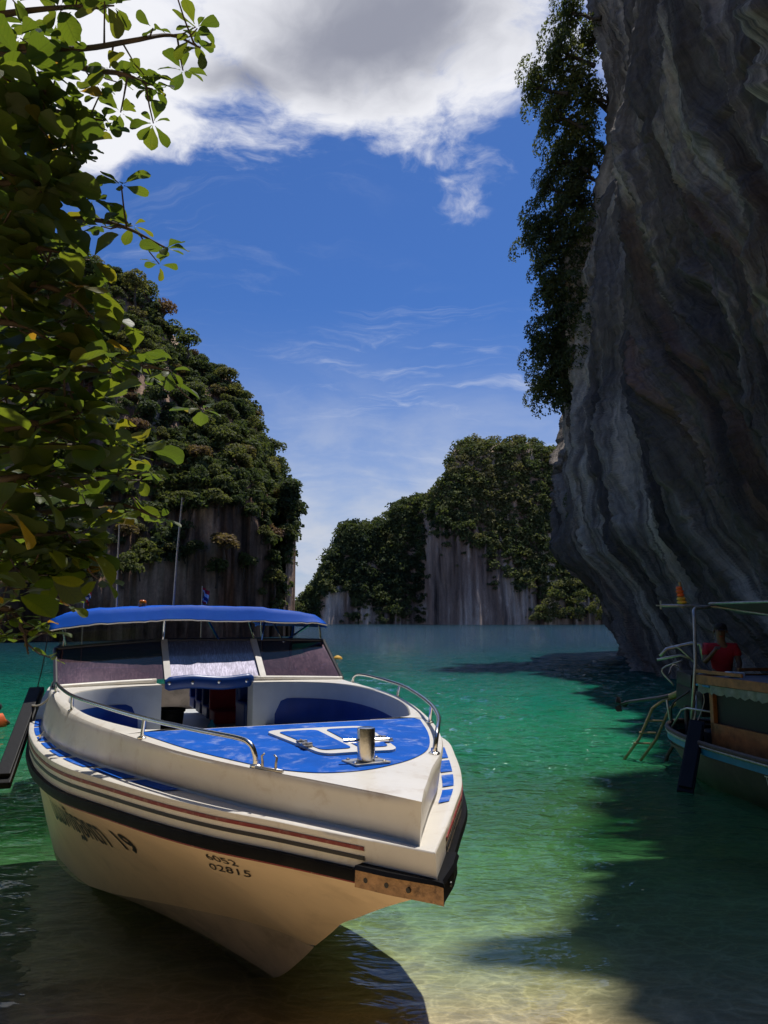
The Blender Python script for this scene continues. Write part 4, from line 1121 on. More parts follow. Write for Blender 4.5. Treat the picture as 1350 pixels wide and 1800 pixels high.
# canopy
def can_z(v, f):                                         # f 0 front hem, 1 crown line
    zb = np.interp(v, [-1.47, -1.35, -1.1, -.6, .44, 1.16, 1.60], [2.325, 2.345, 2.365, 2.37, 2.385, 2.35, 2.285])
    zt = np.interp(v, [-1.47, -1.35, -1.1, -.6, 0, .44, 1.1, 1.45, 1.60], [2.36, 2.44, 2.50, 2.535, 2.545, 2.54, 2.505, 2.46, 2.40])
    return zb + (zt - zb) * f
vs_ = np.linspace(-1.47, 1.60, 49); rows = []
for (u, f, dz) in ((5.790, 0, -.004), (5.785, 0.0, .012), (5.810, .33, 0), (5.840, .66, 0), (5.870, .97, 0), (5.885, 1.0, .003), (6.2, 1.04, 0), (6.6, 1.12, 0), (7.3, 1.16, 0), (8.0, 1.14, 0), (8.8, 1.10, 0), (9.6, 1.0, 0), (9.7, .5, 0)):
    r_ = []
    for v in vs_:
        wr = .008 * vnoise(v * 6, u * 1.2, 0, 301) + .006 * vnoise(v * 14, u * 3, 0, 302)
        edge = max(0, (abs(v) - 1.35) / .25)
        r_.append(L((u + .10 * abs(v / 1.6) ** 3 + (.105 * (1 - (v / 1.6) ** 2) if u < 6.05 else 0) - (0.02 if v > 0 else 0) + wr, v, float(can_z(v, f)) + dz + wr - .02 * edge * (1 if u > 6 else 0))))
    rows.append(r_)
m = MB(); m.loft(rows)
for sgn in (0, -1):                                      # side valances
    ed = [r_[sgn] for r_ in rows[2:]]; m.loft([ed, [(p[0], p[1], min(p[2] - .05, 2.30)) for p in ed]])
canopy = m.build('canopy', M['canvas'], boat, angle=32)
sol = canopy.modifiers.new('thick', 'SOLIDIFY'); sol.thickness = 0.012; sol.offset = -1
m = MB(); m.tube([(p[0] + .006, p[1], p[2]) for p in rows[0]], 0.008, 6); m.build('canopy_hem', M['frame'], canopy)
for v in (.42, -.62):
    m = MB(); m.box(L((5.885, v, float(can_z(v, 0)) + .0)), (.02, .16, .012)); m.build('canopy_clip', M['steel'], canopy)
for (a, b) in (((6.02, .42, 2.15), (5.95, .42, 2.38)), ((6.0, -.62, 2.15), (6.1, -.56, 2.40)), ((6.0, -.70, 2.15), (6.1, -.76, 2.40)), ((5.98, -.95, 2.14), (6.15, -.85, 2.40)), ((5.96, -1.05, 2.13), (6.2, -1.15, 2.40)), ((5.95, -.95, 2.13), (6.5, -1.48, 2.36)), ((6.0, -.20, 2.16), (6.3, -.1, 2.42)), ((5.95, 1.42, 2.09), (6.0, 1.48, 2.35)), ((5.95, -1.42, 2.09), (6.0, -1.40, 2.37)), ((9.3, 1.5, 1.63), (9.3, 1.45, 2.38)), ((9.3, -1.5, 1.63), (9.3, -1.45, 2.38))):
    m = MB(); m.tube([L(a), L(b)], 0.013, 8); m.build('canopy_strut', M['steel'], canopy)
m = MB(); m.loft([[L((5.93, v, 2.10 + .055 * (1 - (v / 1.5) ** 2))) for v in np.linspace(1.49, .45, 8)], [L((5.99 + .0 * abs(v / 1.6) ** 3, v, float(can_z(v, 0.1)))) for v in np.linspace(1.52, .45, 8)]]); m.build('curtain', M['clearvinyl'], canopy)
m = MB(); m.lathe([(.052, 0), (.052, .018), (.045, .020)], L((6.5, .62, 2.515)), 18); bea = m.build('beacon', M['framedark'], canopy)
m = MB(); m.lathe([(.043, .0), (.044, .055), (.040, .078), (.026, .088)], L((6.5, .62, 2.534)), 18); m.build('beacon_lens', M['amber'], bea, smooth=True)
for (a, b, r0) in (((8.9, .78, 2.52), (8.9, .80, 3.78), .014), ((8.9, -.02, 2.54), (8.95, -.10, 4.25), .016)):
    m = MB(); m.tube([L(a), L(tuple((np.array(a) + np.array(b)) / 2 + np.array([0, .01, 0]))), L(b)], [r0, r0 * .9, r0 * .7], 8); m.build('antenna', M['dullsteel'], canopy)


# lettering painted on the starboard bow, laid on the hull surface
def side_v(u, w):
    best = []
    for r_ in SIDE: best.append((np.interp(u, [p[0] for p in r_], [p[1] for p in r_]), np.interp(u, [p[0] for p in r_], [p[2] for p in r_])))
    best = sorted(best, key=lambda t: t[1]); return np.interp(w, [t[1] for t in best], [t[0] for t in best])


def lettering(name, body, u_left, w_base, height, width=None, shear=0.0, drop=0.0, bold=0.0, label=None):
    cu = bpy.data.curves.new(name, 'FONT'); cu.body = body; cu.size = 1.0; cu.resolution_u = 4; cu.offset = bold
    ob = bpy.data.objects.new(name, cu); COL.objects.link(ob)
    bpy.context.view_layer.update()
    me = bpy.data.meshes.new_from_object(ob.evaluated_get(bpy.context.evaluated_depsgraph_get())); bpy.data.objects.remove(ob)
    if len(me.vertices) == 0: return None
    bm = bmesh.new(); bm.from_mesh(me)
    bmesh.ops.triangulate(bm, faces=bm.faces[:])
    xs_ = [v.co.x for v in bm.verts]; ys_ = [v.co.y for v in bm.verts]
    x0, x1 = min(xs_), max(xs_)
    ydig = 0.73
    sx = (width / (x1 - x0)) if width else height / ydig
    for _ in range(2): bmesh.ops.subdivide_edges(bm, edges=[e for e in bm.edges if e.calc_length() * sx > .05], cuts=1); bmesh.ops.triangulate(bm, faces=bm.faces[:])
    for v in bm.verts:
        X_ = (v.co.x - x0) * sx; Y_ = v.co.y * height / ydig
        u = u_left - X_ - Y_ * shear; w = w_base + Y_ - X_ * drop
        v.co = Vector(L((u, side_v(u, w) + 0.007, w)))
    bm.to_mesh(me); bm.free(); me.materials.clear()
    o = link(name, me, M['black'], boat)
    return o


lettering('hull_name', 'ป่นมพกัฏอศตา', 4.70, .64, .30, width=1.66, shear=1.45, drop=-0.085, bold=0.012)
lettering('hull_number', '19', 2.68, .86, .20, width=.19, shear=1.3, bold=0.025)
lettering('registration', '6052', 1.26, 1.145, .062, width=.19, shear=1.5)
lettering('registration', '02815', 1.47, 1.03, .068, width=.33, shear=1.6, drop=-.10)


# ------------------------------------------------------------------ trees on the cliffs
HC = crown_meshes('crown', M['hillleaf'], range(61, 68), 950, 0.085, lobes=9)
P = LEFT['P']; zcs = LEFT['zc']; NB = LEFT['NB']; r = np.random.default_rng(33)
placed = []; n_try = 0
def zone(x, y):
    sk = np.interp(x, [0, 165, 235, 325, 435, 512], [372, 478, 512, 630, 735, 880])
    if y < sk + 45: return 'crown on the skyline of the left cliff, sky directly behind it'
    if x > 400: return 'dark crown low on the seaward end of the left cliff, above the bare rock'
    if y > 760: return 'tree on the lowest wooded step of the left cliff, just above the rock overhang'
    if x < 230: return 'tree on the left cliff half hidden behind the large backlit leaves'
    return 'bushy crown half way up the left cliff, other crowns all round it'
nrows, ncols = P.shape[:2]
while len(placed) < 240 and n_try < 14000:
    n_try += 1
    j = int(r.integers(NB - 14, ncols - 20)); i = int(r.integers(8, nrows)); p = P[i, j]
    if p[2] < zcs[j] - 1 + 3.0 * vnoise(j * 0.07, 0.3, 0, 88): continue
    x, y = topx(p)
    if not (60 < x < 560): continue
    rad = r.uniform(1.2, 2.9)
    if x + rad * 0.85 * FPX / p[1] > np.interp(y, [600, 735, 800, 870, 920, 990, 1060], [400, 465, 505, 540, 532, 518, 505]): continue
    if any((p[0] - q_[0]) ** 2 + (p[1] - q_[1]) ** 2 + (p[2] - q_[2]) ** 2 < (0.62 * (rad + q_[3])) ** 2 for q_ in placed): continue
    placed.append((p[0], p[1], p[2], rad))
    n_ = np.array([-p[0], -p[1]]) / np.hypot(p[0], p[1])
    plant_tree('cliff_tree', HC, len(placed), (p[0] + n_[0] * 0.5, p[1] + n_[1] * 0.5, p[2] + 0.45 * rad), rad,
               zone(x, y), 'tree', 'trees on the left cliff', r.uniform(0.75, 1.0))
# single trees and bushes that stand out on or below the left cliff: photo position, distance, radius
for (x, y, Yd, rad, sq, lab) in (
        (395, 950, 96, 2.7, .72, 'yellow green bush on the rock ledge above the canopy'),
        (345, 962, 95, 1.7, .7, 'small bush left of the yellow green bush on the rock ledge'),
        (325, 868, 92, 1.6, .5, 'flat topped tree jutting from the cliff above the pale slanted pole'),
        (270, 970, 90, 1.5, .35, 'low spreading shrub on the dark rock face above the beacon'),
        (452, 1040, 104, 1.9, .9, 'dull green shrub at the foot of the left cliff behind the canopy'),
        (497, 868, 113, 2.3, 1.0, 'tree hanging from the seaward edge of the left cliff'),
        (492, 925, 113, 1.8, 1.0, 'dark tree drooping below the seaward edge of the left cliff'),
        (484, 985, 112, 1.5, 1.1, 'ragged bush hanging low on the cliff edge beside the gap of sky'),
        (474, 1035, 111, 1.5, 1.0, 'lowest bush on the cliff edge just above the blue canopy'),
        (380, 1000, 98, 2.0, 1.0, 'dark bush in the shade under the yellow green bush'),
        (430, 985, 101, 1.8, 1.1, 'dark bush right of the yellow green bush'),
        (240, 500, 103, 2.6, 1.0, 'open crowned tree standing out against the sky on the left ridge'),
        (150, 470, 98, 3.0, .9, 'topmost visible tree on the left ridge beside the large leaves'),
        (330, 600, 108, 2.6, .8, 'reddish brown crown on the skyline of the left ridge')):
    p = atY(x, y, Yd)
    plant_tree('cliff_tree' if rad > 2 else 'bush', HC, int(x), tuple(p), rad, lab, 'tree' if rad > 2 else 'bush', None, sq)
# undergrowth between the trees: nobody could count it
pts = []; rads = []; tints = []
for _ in range(9000):
    j = int(r.integers(NB - 30, ncols)); i = int(r.integers(4, nrows)); p = P[i, j]
    if p[2] < zcs[j] - 0.5 + 3.2 * vnoise(j * 0.07, 0.3, 0, 88): continue
    if len(pts) > 1100: break
    x, y = topx(p)
    if x + 14 > np.interp(y, [600, 735, 800, 870, 920, 990, 1060], [400, 465, 505, 540, 532, 518, 505]): continue
    pts.append(p + np.array([0, -0.4, 0.3])); rads.append(r.uniform(1.0, 2.2)); tints.append(np.clip(0.35 + 0.4 * vnoise(j * .05, p[2] * .1, 0, 90) + r.uniform(-.2, .2), 0, 1))
forest('undergrowth', np.array(pts), rads, tints, 110, 0.17, M['massleaf'], 'dark green undergrowth filling in between the trees of the left cliff')

# shrubs and trees hanging from the right-hand cliff
M['edgeleaf'] = leafmat('cliff edge foliage', [(0.0, (0.060, 0.078, 0.034)), (0.5, (0.090, 0.108, 0.042)), (1.0, (0.140, 0.150, 0.050))], (1.7, 1.7, 0.7), 0.6, tr_amt=0.45, spec=0.3)
EC = crown_meshes('crown', M['edgeleaf'], range(81, 86), 2600, 0.048, lobes=12, spread=0.78)
for (x, y, Yd, rad, sq, lab) in (
        (1005, 20, 50.5, 1.7, .8, 'topmost tree at the upper edge of the picture on the right cliff'),
        (985, 95, 49.5, 1.9, .8, 'sunlit tree high on the right cliff just below the topmost one'),
        (945, 150, 49, 1.5, .9, 'dark outermost tree reaching from the right cliff towards the cloud'),
        (1010, 150, 50, 2.0, .9, 'open crowned tree with sky showing through, high on the right cliff'),
        (975, 205, 49, 1.7, .8, 'tree hanging beneath the outermost dark tree on the right cliff'),
        (1020, 230, 50, 1.9, .9, 'tree against the rock below the open crowned one'),
        (985, 285, 49, 1.7, .7, 'light green shrub in the middle of the right cliff edge'),
        (1020, 310, 49.5, 1.6, .8, 'shrub between rock and sky half way down the cliff edge'),
        (1000, 350, 49, 1.7, .8, 'dark shrub above the lower jutting clump on the right cliff'),
        (945, 405, 48.5, 1.6, .85, 'jutting clump of leaves furthest out on the lower right cliff'),
        (990, 410, 48.5, 1.8, .9, 'dark tree behind the jutting clump on the right cliff'),
        (960, 455, 48, 1.2, .9, 'small tuft under the jutting clump on the right cliff'),
        (1010, 470, 48, 1.7, 1.0, 'ivy like mass on the rock below the jutting clump'),
        (985, 540, 47.5, 1.6, 1.0, 'sunlit green bush on the rock edge in mid height'),
        (960, 610, 47, 1.3, 1.2, 'pale leaved bush overhanging the sky at the cliff edge'),
        (1000, 600, 47, 1.6, 1.1, 'dark bush pressed to the rock behind the pale leaved bush'),
        (955, 680, 46.8, 1.15, 1.0, 'lowest overhanging tuft of leaves on the right cliff edge'),
        (990, 690, 46.5, 1.4, 1.1, 'dark creeper mass at the lower end of the cliff vegetation'),
        (1055, 600, 45.5, 1.2, 1.3, 'creeper patch on the shaded rock right of the cliff edge'),
        (1085, 680, 44.5, .9, 1.2, 'small creeper on the shaded rock face'),
        (1040, 70, 50.5, 1.5, 1.0, 'leafy tree against the rock just below the top edge of the picture'),
        (1045, 170, 50, 1.4, 1.1, 'tree rooted on the rock right of the open crowned tree'),
        (1040, 275, 50, 1.4, 1.1, 'shrub rooted on the rock right of the light green shrub'),
        (1030, 365, 49.5, 1.4, 1.1, 'shrub against the rock level with the dark shrub'),
        (960, 330, 49, 1.0, .9, 'small tuft in the notch between the upper and lower trees of the right cliff'),
        (1030, 430, 48, 1.4, 1.2, 'shaded creeper right of the jutting clump'),
        (975, 500, 47.6, 1.3, 1.1, 'leafy patch on the rock edge between the tuft and the sunlit bush'),
        (1030, 530, 46.8, 1.4, 1.2, 'dark ivy right of the sunlit green bush'),
        (1020, 660, 46, 1.2, 1.3, 'dark ivy right of the lowest overhanging tuft'),
        (985, 640, 46.6, 1.2, 1.1, 'leafy mass between the pale leaved bush and the lowest tuft'),
        (1010, 890, 46, .8, .8, 'single small bush growing low on the dark rock nose')):
    p = atY(x, y, Yd)
    plant_tree('cliff_shrub', EC, int(x + y), tuple(p), rad * 1.38, lab, 'shrub', None, sq, -1.05)

# ------------------------------------------------------------------ the sea almond tree overhead on the left
def leaf_arrays(seed):
    rr = random.Random(seed); st = [0, .10, .22, .38, .55, .72, .87, .96, 1.0]; hw = [.012, .016, .095, .185, .262, .300, .275, .165, .02]
    V = []; UV = []; F = []; bend = rr.uniform(-.05, .48); fold = rr.uniform(.02, .42); wob = rr.uniform(0, 6); side = rr.uniform(-.12, .12)
    for t, h in zip(st, hw):
        h *= rr.uniform(.93, 1.07); zc = .06 * t - bend * t * t; xc = side * t * t
        for s_ in (-1, -.5, 0, .5, 1):
            V.append((xc + s_ * h, t, zc + fold * h * abs(s_) + .022 * math.sin(t * 11 + wob + s_ * 1.5) * abs(s_))); UV.append((.5 + s_ * .5, t))
    for i in range(len(st) - 1):
        for k in range(4): F.append((i * 5 + k, i * 5 + k + 1, (i + 1) * 5 + k + 1, (i + 1) * 5 + k))
    return np.array(V), np.array(F), np.array(UV)


LEAF = [leaf_arrays(s) for s in range(12)]
LEAFME = []
for V_, F_, U_ in LEAF:
    o = fast_mesh('leaf', V_, F_, M['almond'], smooth=True, uv=U_, attrs={'tint': np.zeros(len(V_))}); LEAFME.append(o.data); bpy.data.objects.remove(o)
almond = empty('sea_almond_tree', (-4.3, 5.2, 0.2))
tag(almond, 'sea almond tree reaching in from the left with large backlit leaves', 'tree')
T0 = np.array([-4.3, 5.2, 0.2])
m = MB(); m.tube([(0, 0, -.4), (.05, .05, 1.2), (-.1, .1, 2.6), (.05, 0, 4.2), (.0, .1, 6.0)], [.20, .17, .14, .11, .06], 12); m.build('trunk', M['bark'], almond, smooth=True)
rl = np.random.default_rng(4)
rosettes = []                                             # (position, leaf length, count)
BR = [([(-90, 60), (60, 85), (150, 85), (230, 72), (300, 62), (352, 84)], 5.0, .135), ([(60, 85), (150, 120), (215, 130), (268, 150)], 5.1, .13), ([(-90, 40), (40, 20), (130, 12), (200, 10)], 4.8, .17),
      ([(-90, 200), (60, 190), (130, 205), (185, 212)], 5.0, .125), ([(-90, 150), (30, 150), (110, 165)], 4.6, .21), ([(-90, 260), (30, 260), (100, 270), (135, 275)], 4.9, .20), ([(-90, 330), (40, 320), (95, 315)], 4.5, .24),
      ([(-90, 420), (60, 395), (150, 385), (220, 400), (292, 436)], 5.1, .145), ([(-90, 400), (40, 430), (110, 445)], 4.6, .22), ([(-90, 520), (50, 500), (120, 520), (165, 560)], 4.6, .20), ([(-90, 560), (30, 570), (90, 600)], 4.6, .22),
      ([(-90, 650), (80, 640), (180, 652), (255, 645), (300, 652)], 5.2, .165), ([(-90, 690), (40, 680), (130, 690)], 4.7, .21), ([(-90, 770), (60, 745), (140, 735)], 4.5, .24), ([(-90, 800), (80, 785), (170, 788), (235, 800)], 4.9, .19),
      ([(-90, 880), (90, 860), (190, 838), (262, 830)], 5.4, .155), ([(-90, 920), (90, 900), (200, 885), (282, 912)], 5.5, .15), ([(-90, 950), (60, 940), (130, 935)], 4.7, .22), ([(-90, 1000), (60, 975), (140, 985), (165, 1012)], 5.2, .15),
      ([(-90, 1060), (30, 1020), (90, 1030), (112, 1058)], 5.4, .095), ([(-90, 1100), (10, 1070), (40, 1110), (50, 1150)], 5.6, .10), ([(-90, 860), (20, 840), (80, 830)], 4.4, .22), ([(-90, 1010), (10, 1000), (60, 1010)], 4.6, .2)]
for pl_, dep, ln in BR:
    ln *= 1.20
    C_ = spline([(x, y, dep + .35 * (-(x - 120) / 210) * .4 + rl.uniform(-.25, .25)) for x, y in pl_], 26)
    pts3 = [atY(x, y, d_) for x, y, d_ in C_]
    m = MB(); root = np.array([-4.3 + .05, 5.2, pts3[0][2] - .15])
    chain = [root + (pts3[0] - root) * f for f in (0, .5)] + list(pts3)
    m.tube([tuple(np.array(p) - T0) for p in chain], [.035 - .03 * k / len(chain) for k in range(len(chain))], 6); m.build('branch', M['twig'], almond, smooth=True)
    px_len = C_[-1][0] - max(-20, C_[0][0])
    for k in range(4, 26):
        x, y, d_ = C_[k]
        if x < -60 or (y > 1040 and x > 48): continue
        tip = k == 25
        if tip or rl.random() < (.5 if x > 40 else .62):
            off = np.array([0, 0, 0]) if tip else rl.normal(size=3) * np.array([.10, .22, .10])
            rosettes.append((pts3[k] + off, ln * (rl.uniform(.65, .85) if tip else rl.uniform(.8, 1.15)), int(rl.integers(4, 8)), pts3[k]))
# deeper, shaded rosettes that close the crown behind
edge_y = [0, 60, 130, 190, 230, 300, 360, 420, 480, 540, 620, 700, 780, 860, 930, 980, 1040, 1100]
edge_x = [170, 200, 190, 150, 110, 90, 80, 140, 120, 110, 150, 110, 150, 170, 200, 130, 120, 50]
for _ in range(70):
    y = rl.uniform(-30, 1020); xm = np.interp(y, edge_y, edge_x); x = xm - 60 - rl.random() ** .8 * (xm + 10)
    if y < 650 and rl.random() < .35: continue
    p = atY(x, y, rl.uniform(5.3, 7.6)); rosettes.append((p, rl.uniform(.18, .28), int(rl.integers(5, 9)), None))
for _ in range(60):                                        # crown above and left of the frame
    p = np.array([rl.uniform(-6, -2.9), rl.uniform(3.5, 7), rl.uniform(3.2, 7.5)]); rosettes.append((p, rl.uniform(.18, .26), 7, None))
leaves = []; tw = MB()
for (p, ln, cnt, base) in rosettes:
    a0 = rl.uniform(0, 6.28)
    if base is not None and np.linalg.norm(p - base) > .05: tw.tube([tuple(base - T0), tuple((base + p) / 2 - T0 + np.array([0, 0, -.02])), tuple(p - T0)], [.008, .006, .005], 4, cap=False)
    for k in range(cnt):
        az = a0 + 6.283 * k / cnt + rl.uniform(-.3, .3); el = rl.uniform(-.55, .60)
        d_ = Vector((math.cos(az) * math.cos(el), math.sin(az) * math.cos(el), math.sin(el)))
        up = Vector((rl.normal() * .38, rl.normal() * .38, 1)); xax = d_.cross(up).normalized(); zax = xax.cross(d_).normalized()
        R = Matrix((xax, d_, zax)).transposed(); l_ = ln * rl.uniform(.5, 1.22)
        leaves.append((p + np.array(d_) * .02, R, l_, int(rl.integers(0, 12)), float(rl.random())))
o = tw.build('twigs', M['twig'], almond); o['kind'] = 'stuff'
def seen(lf):
    c = lf[0] + np.array(lf[1] @ Vector((0, .5, 0))) * lf[2]; x, y = topx(c)
    return lf[2] / np.linalg.norm(c - EYEP) if (-10 < x < 480 and -10 < y < 1200) else 0
leaves.sort(key=seen, reverse=True)
for (p, R, l_, k, tn) in leaves[:300]:
    ob = bpy.data.objects.new('leaf', LEAFME[k]); COL.objects.link(ob); ob.parent = almond
    ob.matrix_local = Matrix.Translation(Vector(p - T0)) @ R.to_4x4() @ Matrix.Scale(l_, 4)
VV = []; QQ = []; UU = []; TT = []; b0 = 0
for (p, R, l_, k, tn) in leaves[300:]:
    V_, F_, U_ = LEAF[k]; VV.append(V_ @ np.array(R).T * l_ + (p - T0)); QQ.append(F_ + b0); UU.append(U_); TT.append(np.full(len(V_), tn)); b0 += len(V_)
o = fast_mesh('foliage', np.concatenate(VV), np.concatenate(QQ), M['almond'], almond, True, {'tint': np.concatenate(TT)}, np.concatenate(UU)); o['kind'] = 'stuff'


# ------------------------------------------------------------------ long-tail boat in the shade of the cliff (p forward from the stern, l to the left of the picture)
LT0 = np.array([5.12, 13.35, 0.0]); LTF = np.array([0.18, -0.984, 0]); LTF /= np.linalg.norm(LTF); LTS = np.array([LTF[1], -LTF[0], 0])
lt = empty('longtail_boat', tuple(LT0), math.atan2(LTF[1], LTF[0]))
tag(lt, 'old wooden long-tail boat with teal stripe moored in the shade of the right cliff', 'long-tail boat')
def K(p, l, z): return (p, -l, z)                             # own axes: x forward, y to its left hand
def KW(p, l, z): return LT0 + LTF * p + LTS * l + np.array([0, 0, z])
gw = pchip([0, .12, .35, .7, 1.3, 2.2, 4, 6, 8], [.16, .36, .56, .72, .84, .92, .96, .90, .66]); gz = pchip([0, 1, 2, 4, 6, 8], [.70, .645, .62, .63, .74, 1.0])
ps = np.concatenate([np.linspace(0, .7, 10), np.linspace(.95, 8, 26)])
def sec(p, f):                                                # f 0 gunwale .. 1 keel
    g, z = float(gw(p)), float(gz(p)); lo = g * np.interp(p, [0, .5, 2, 8], [.25, .55, .86, .75])
    return [(g, z), (g * 1.005, z - .07), (g * .985, z - .14), ((g + lo) / 2 + .03, .30), (lo, 0.0), (lo * .6, -.25), (0, -.34)]
names = []
m = MB()
for s_ in (1, -1): m.loft([[K(p + (0 if k < 3 else .10 * (k - 2) * max(0, 1 - p / .9)), s_ * sec(p, 0)[k][0], sec(p, 0)[k][1]) for k in range(2, 7)] for p in ps])
e = sec(0, 0); m.add([K(0 + (0 if k < 3 else .10 * (k - 2)), s_ * e[k][0], e[k][1]) for k in range(2, 6) for s_ in (1, -1)], [(0, 2, 3, 1), (2, 4, 5, 3), (4, 6, 7, 5)])
m.build('hull', M['oldhull'], lt, angle=40)
m = MB()
for s_ in (1, -1): m.loft([[K(p, s_ * (float(gw(p)) + .012), float(gz(p)) - .055) for p in ps], [K(p, s_ * (float(gw(p)) + .012), float(gz(p)) - .15) for p in ps]])
m.loft([[K(-.012, l, .70 - .055) for l in (-.16, .16)], [K(-.012, l, .70 - .15) for l in (-.16, .16)]]); m.build('stripe', M['teal'], lt)
m = MB(); path = [K(p, float(gw(p)), float(gz(p))) for p in ps[::-1]] + [K(p, -float(gw(p)), float(gz(p))) for p in ps]; m.tube(path, .042, 8); m.build('gunwale', M['darkwood'], lt, smooth=True)
m = MB(); path = [K(p, float(gw(p)) + .02, float(gz(p)) - .035) for p in ps[::-1]] + [K(p, -float(gw(p)) - .02, float(gz(p)) - .035) for p in ps]; m.tube(path, .022, 6); m.build('gunwale_trim', M['dullsteel'], lt, smooth=True)
m = MB(); m.prism([K(p, float(gw(p)) - .03, 0)[:2] for p in ps] + [K(p, -float(gw(p)) + .03, 0)[:2] for p in ps[::-1]], .40, .44); m.build('deck', M['darkwood'], lt)
# deck house
m = MB(); m.box(K(3.6, .50, .62), (4.2, .05, .50)); m.build('house_panel', M['wood'], lt)
m = MB(); m.box(K(1.52, -.22, .62), (.05, 1.40, .50)); m.build('house_panel', M['wood'], lt)
for (p, l) in ((1.54, .48), (1.54, -.92), (3.6, .48), (5.5, .48), (5.5, -.92)):
    m = MB(); m.box(K(p, l, 1.06), (.09, .09, .92), None, .008); m.build('house_post', M['wood'], lt)
m = MB(); m.box(K(3.5, -.22, .90), (3.9, 1.36, .9)); m.build('house_dark', M['black'], lt)  # black box standing for the dark inside of the open house
m = MB(); m.box(K(3.55, -.22, 1.525), (4.3, 1.66, .035)); m.build('house_roof', M['greycanvas'], lt)
for (c, s_) in ((K(3.55, .62, 1.50), (4.34, .04, .13)), (K(1.38, -.22, 1.50), (.04, 1.72, .13)), (K(1.9, .62, 1.62), (1.1, .03, .05)), (K(1.40, -.5, 1.63), (.03, .9, .05))):
    m = MB(); m.box(c, s_, None, .006); m.build('fascia_board', M['wood'], lt)
m = MB(); tops = []; bots = []
for k in range(60):
    p = 1.40 + 4.2 * k / 59; tops.append(K(p, .63 + .006 * math.sin(k * 1.9), 1.43)); bots.append(K(p, .645 + .02 * math.sin(k * 1.3), 1.31 + .02 * math.sin(k * 2.3)))
m.loft([tops, bots]); m.build('fringe', M['greencloth'], lt, smooth=True)
m = MB(); m.tube([K(1.30, .60, 1.41), K(1.7, .64, 1.405)], .018, 6); m.build('house_trim', M['teal'], lt)
# canopy frame, posts and tarpaulin
m = MB(); m.tube([K(.42, .62, 2.62), K(.42, .05, 2.615), K(.45, -.40, 2.60), K(.8, -.62, 2.53), K(1.3, -.78, 2.46), K(5.5, -.80, 2.46)], .024, 8); fr_ = m.build('canopy_frame', M['dullsteel'], lt, smooth=True)
m = MB(); m.tube([K(.42, .62, 2.56), K(.42, .62, 2.70)], .016, 6); m.tube([K(.42, .56, 2.62), K(.42, .70, 2.62)], .012, 6); m.build('rope_lashing', M['rope'], fr_)
m = MB(); m.tube([K(.42, -.30, 2.60), K(.62, .12, 2.57), K(.70, .20, 2.53), K(.74, .22, 2.42), K(.80, .28, 1.7), K(.92, .50, .60)], .030, 8); m.build('canopy_post', M['dullsteel'], lt, smooth=True)
m = MB(); m.tube([K(5.2, .48, .62), K(5.2, .40, 2.50)], .028, 8); m.build('canopy_post', M['dullsteel'], lt)
m = MB(); rows = []
for k in range(14):
    f = k / 13; rows.append([K(.44 + 4.9 * g_ + .05 * f, -.28 - .52 * f - .5 * f * 0, 2.645 - .16 * f ** 1.4 + .012 * math.sin(g_ * 30 + k)) for g_ in np.linspace(0, 1, 12)])
for k in range(10):
    f = k / 9; rows.append([K(.49 + 4.9 * g_, -.80 - .8 * f, 2.485 - .02 * f + .012 * math.sin(g_ * 30 + k)) for g_ in np.linspace(0, 1, 12)])
m.loft(rows); tp = m.build('tarpaulin', M['greycanvas'], lt, smooth=True); sm = tp.modifiers.new('thick', 'SOLIDIFY'); sm.thickness = .012
m = MB(); m.tube([K(.44, -.26, 2.655), K(5.4, -.26, 2.655)], .02, 8); m.build('canopy_frame', M['dullsteel'], lt)
# ribboned post behind the canopy
m = MB(); m.tube([K(.30, .14, 2.58), K(.28, .17, 3.02)], [.03, .024], 10); rp = m.build('ribbon_post', M['bamboo'], lt)
for k, (z, r_, mt) in enumerate(((2.68, .075, 'yellow'), (2.74, .07, 'yellow'), (2.80, .058, 'orange'), (2.86, .062, 'orange'), (2.915, .05, 'orange'))):
    m = MB(); m.lathe([(r_ * .7, -.03), (r_, -.015), (r_ * 1.05, .005), (r_ * .75, .03)], K(.29, .15 + .01 * k, z), 12); m.build('ribbon', M[mt], rp, smooth=True)
# grab rail, engine, tail shaft, propeller, boarding ladder
m = MB(); m.tube([K(.62, .66, .66), K(.85, .60, .98), K(.95, .56, 1.02), K(1.5, .50, 1.02)], .016, 8); m.build('grab_rail', M['dullsteel'], lt, smooth=True)
m = MB(); m.box(K(.55, .10, 1.10), (.75, .38, .40), Euler((0, .12, 0)), .04); m.box(K(.40, .10, 1.40), (.42, .34, .26), Euler((0, .12, 0)), .03); m.lathe([(.09, 0), (.12, .06), (.12, .2), (.08, .24)], K(.75, .10, 1.30), 14)
m.tube([K(.5, .3, 1.0), K(.5, .3, .46)], .04, 8); m.tube([K(.75, -.05, 1.0), K(.75, -.05, .46)], .04, 8); eng = m.build('engine', M['framedark'], lt, angle=40)
m = MB(); m.tube([K(.15, .52, 1.78), K(.20, .42, 1.90), K(.35, .05, 2.00), K(.45, -.05, 1.98), K(.50, -.06, 1.72)], .030, 8); m.build('engine_guard', M['dullsteel'], eng, smooth=True)
m = MB(); m.tube([K(.10, .55, 1.72), K(.28, .22, 1.80), K(.40, .10, 1.74)], .022, 8); m.build('engine_guard', M['dullsteel'], eng, smooth=True)
m = MB(); m.tube([K(.62, .05, 1.38), K(.28, .20, 1.22), K(.02, .30, 1.10)], .045, 10); m.build('exhaust_pipe', M['bamboo'], eng, smooth=True)
m = MB(); m.tube([K(.35, .10, 1.22), K(-.2, .38, 1.06), K(-.9, .55, .93), K(-1.12, .62, .86)], [.035, .03, .024, .022], 8); ts = m.build('tail_shaft', M['framedark'], lt, smooth=True)
m = MB()
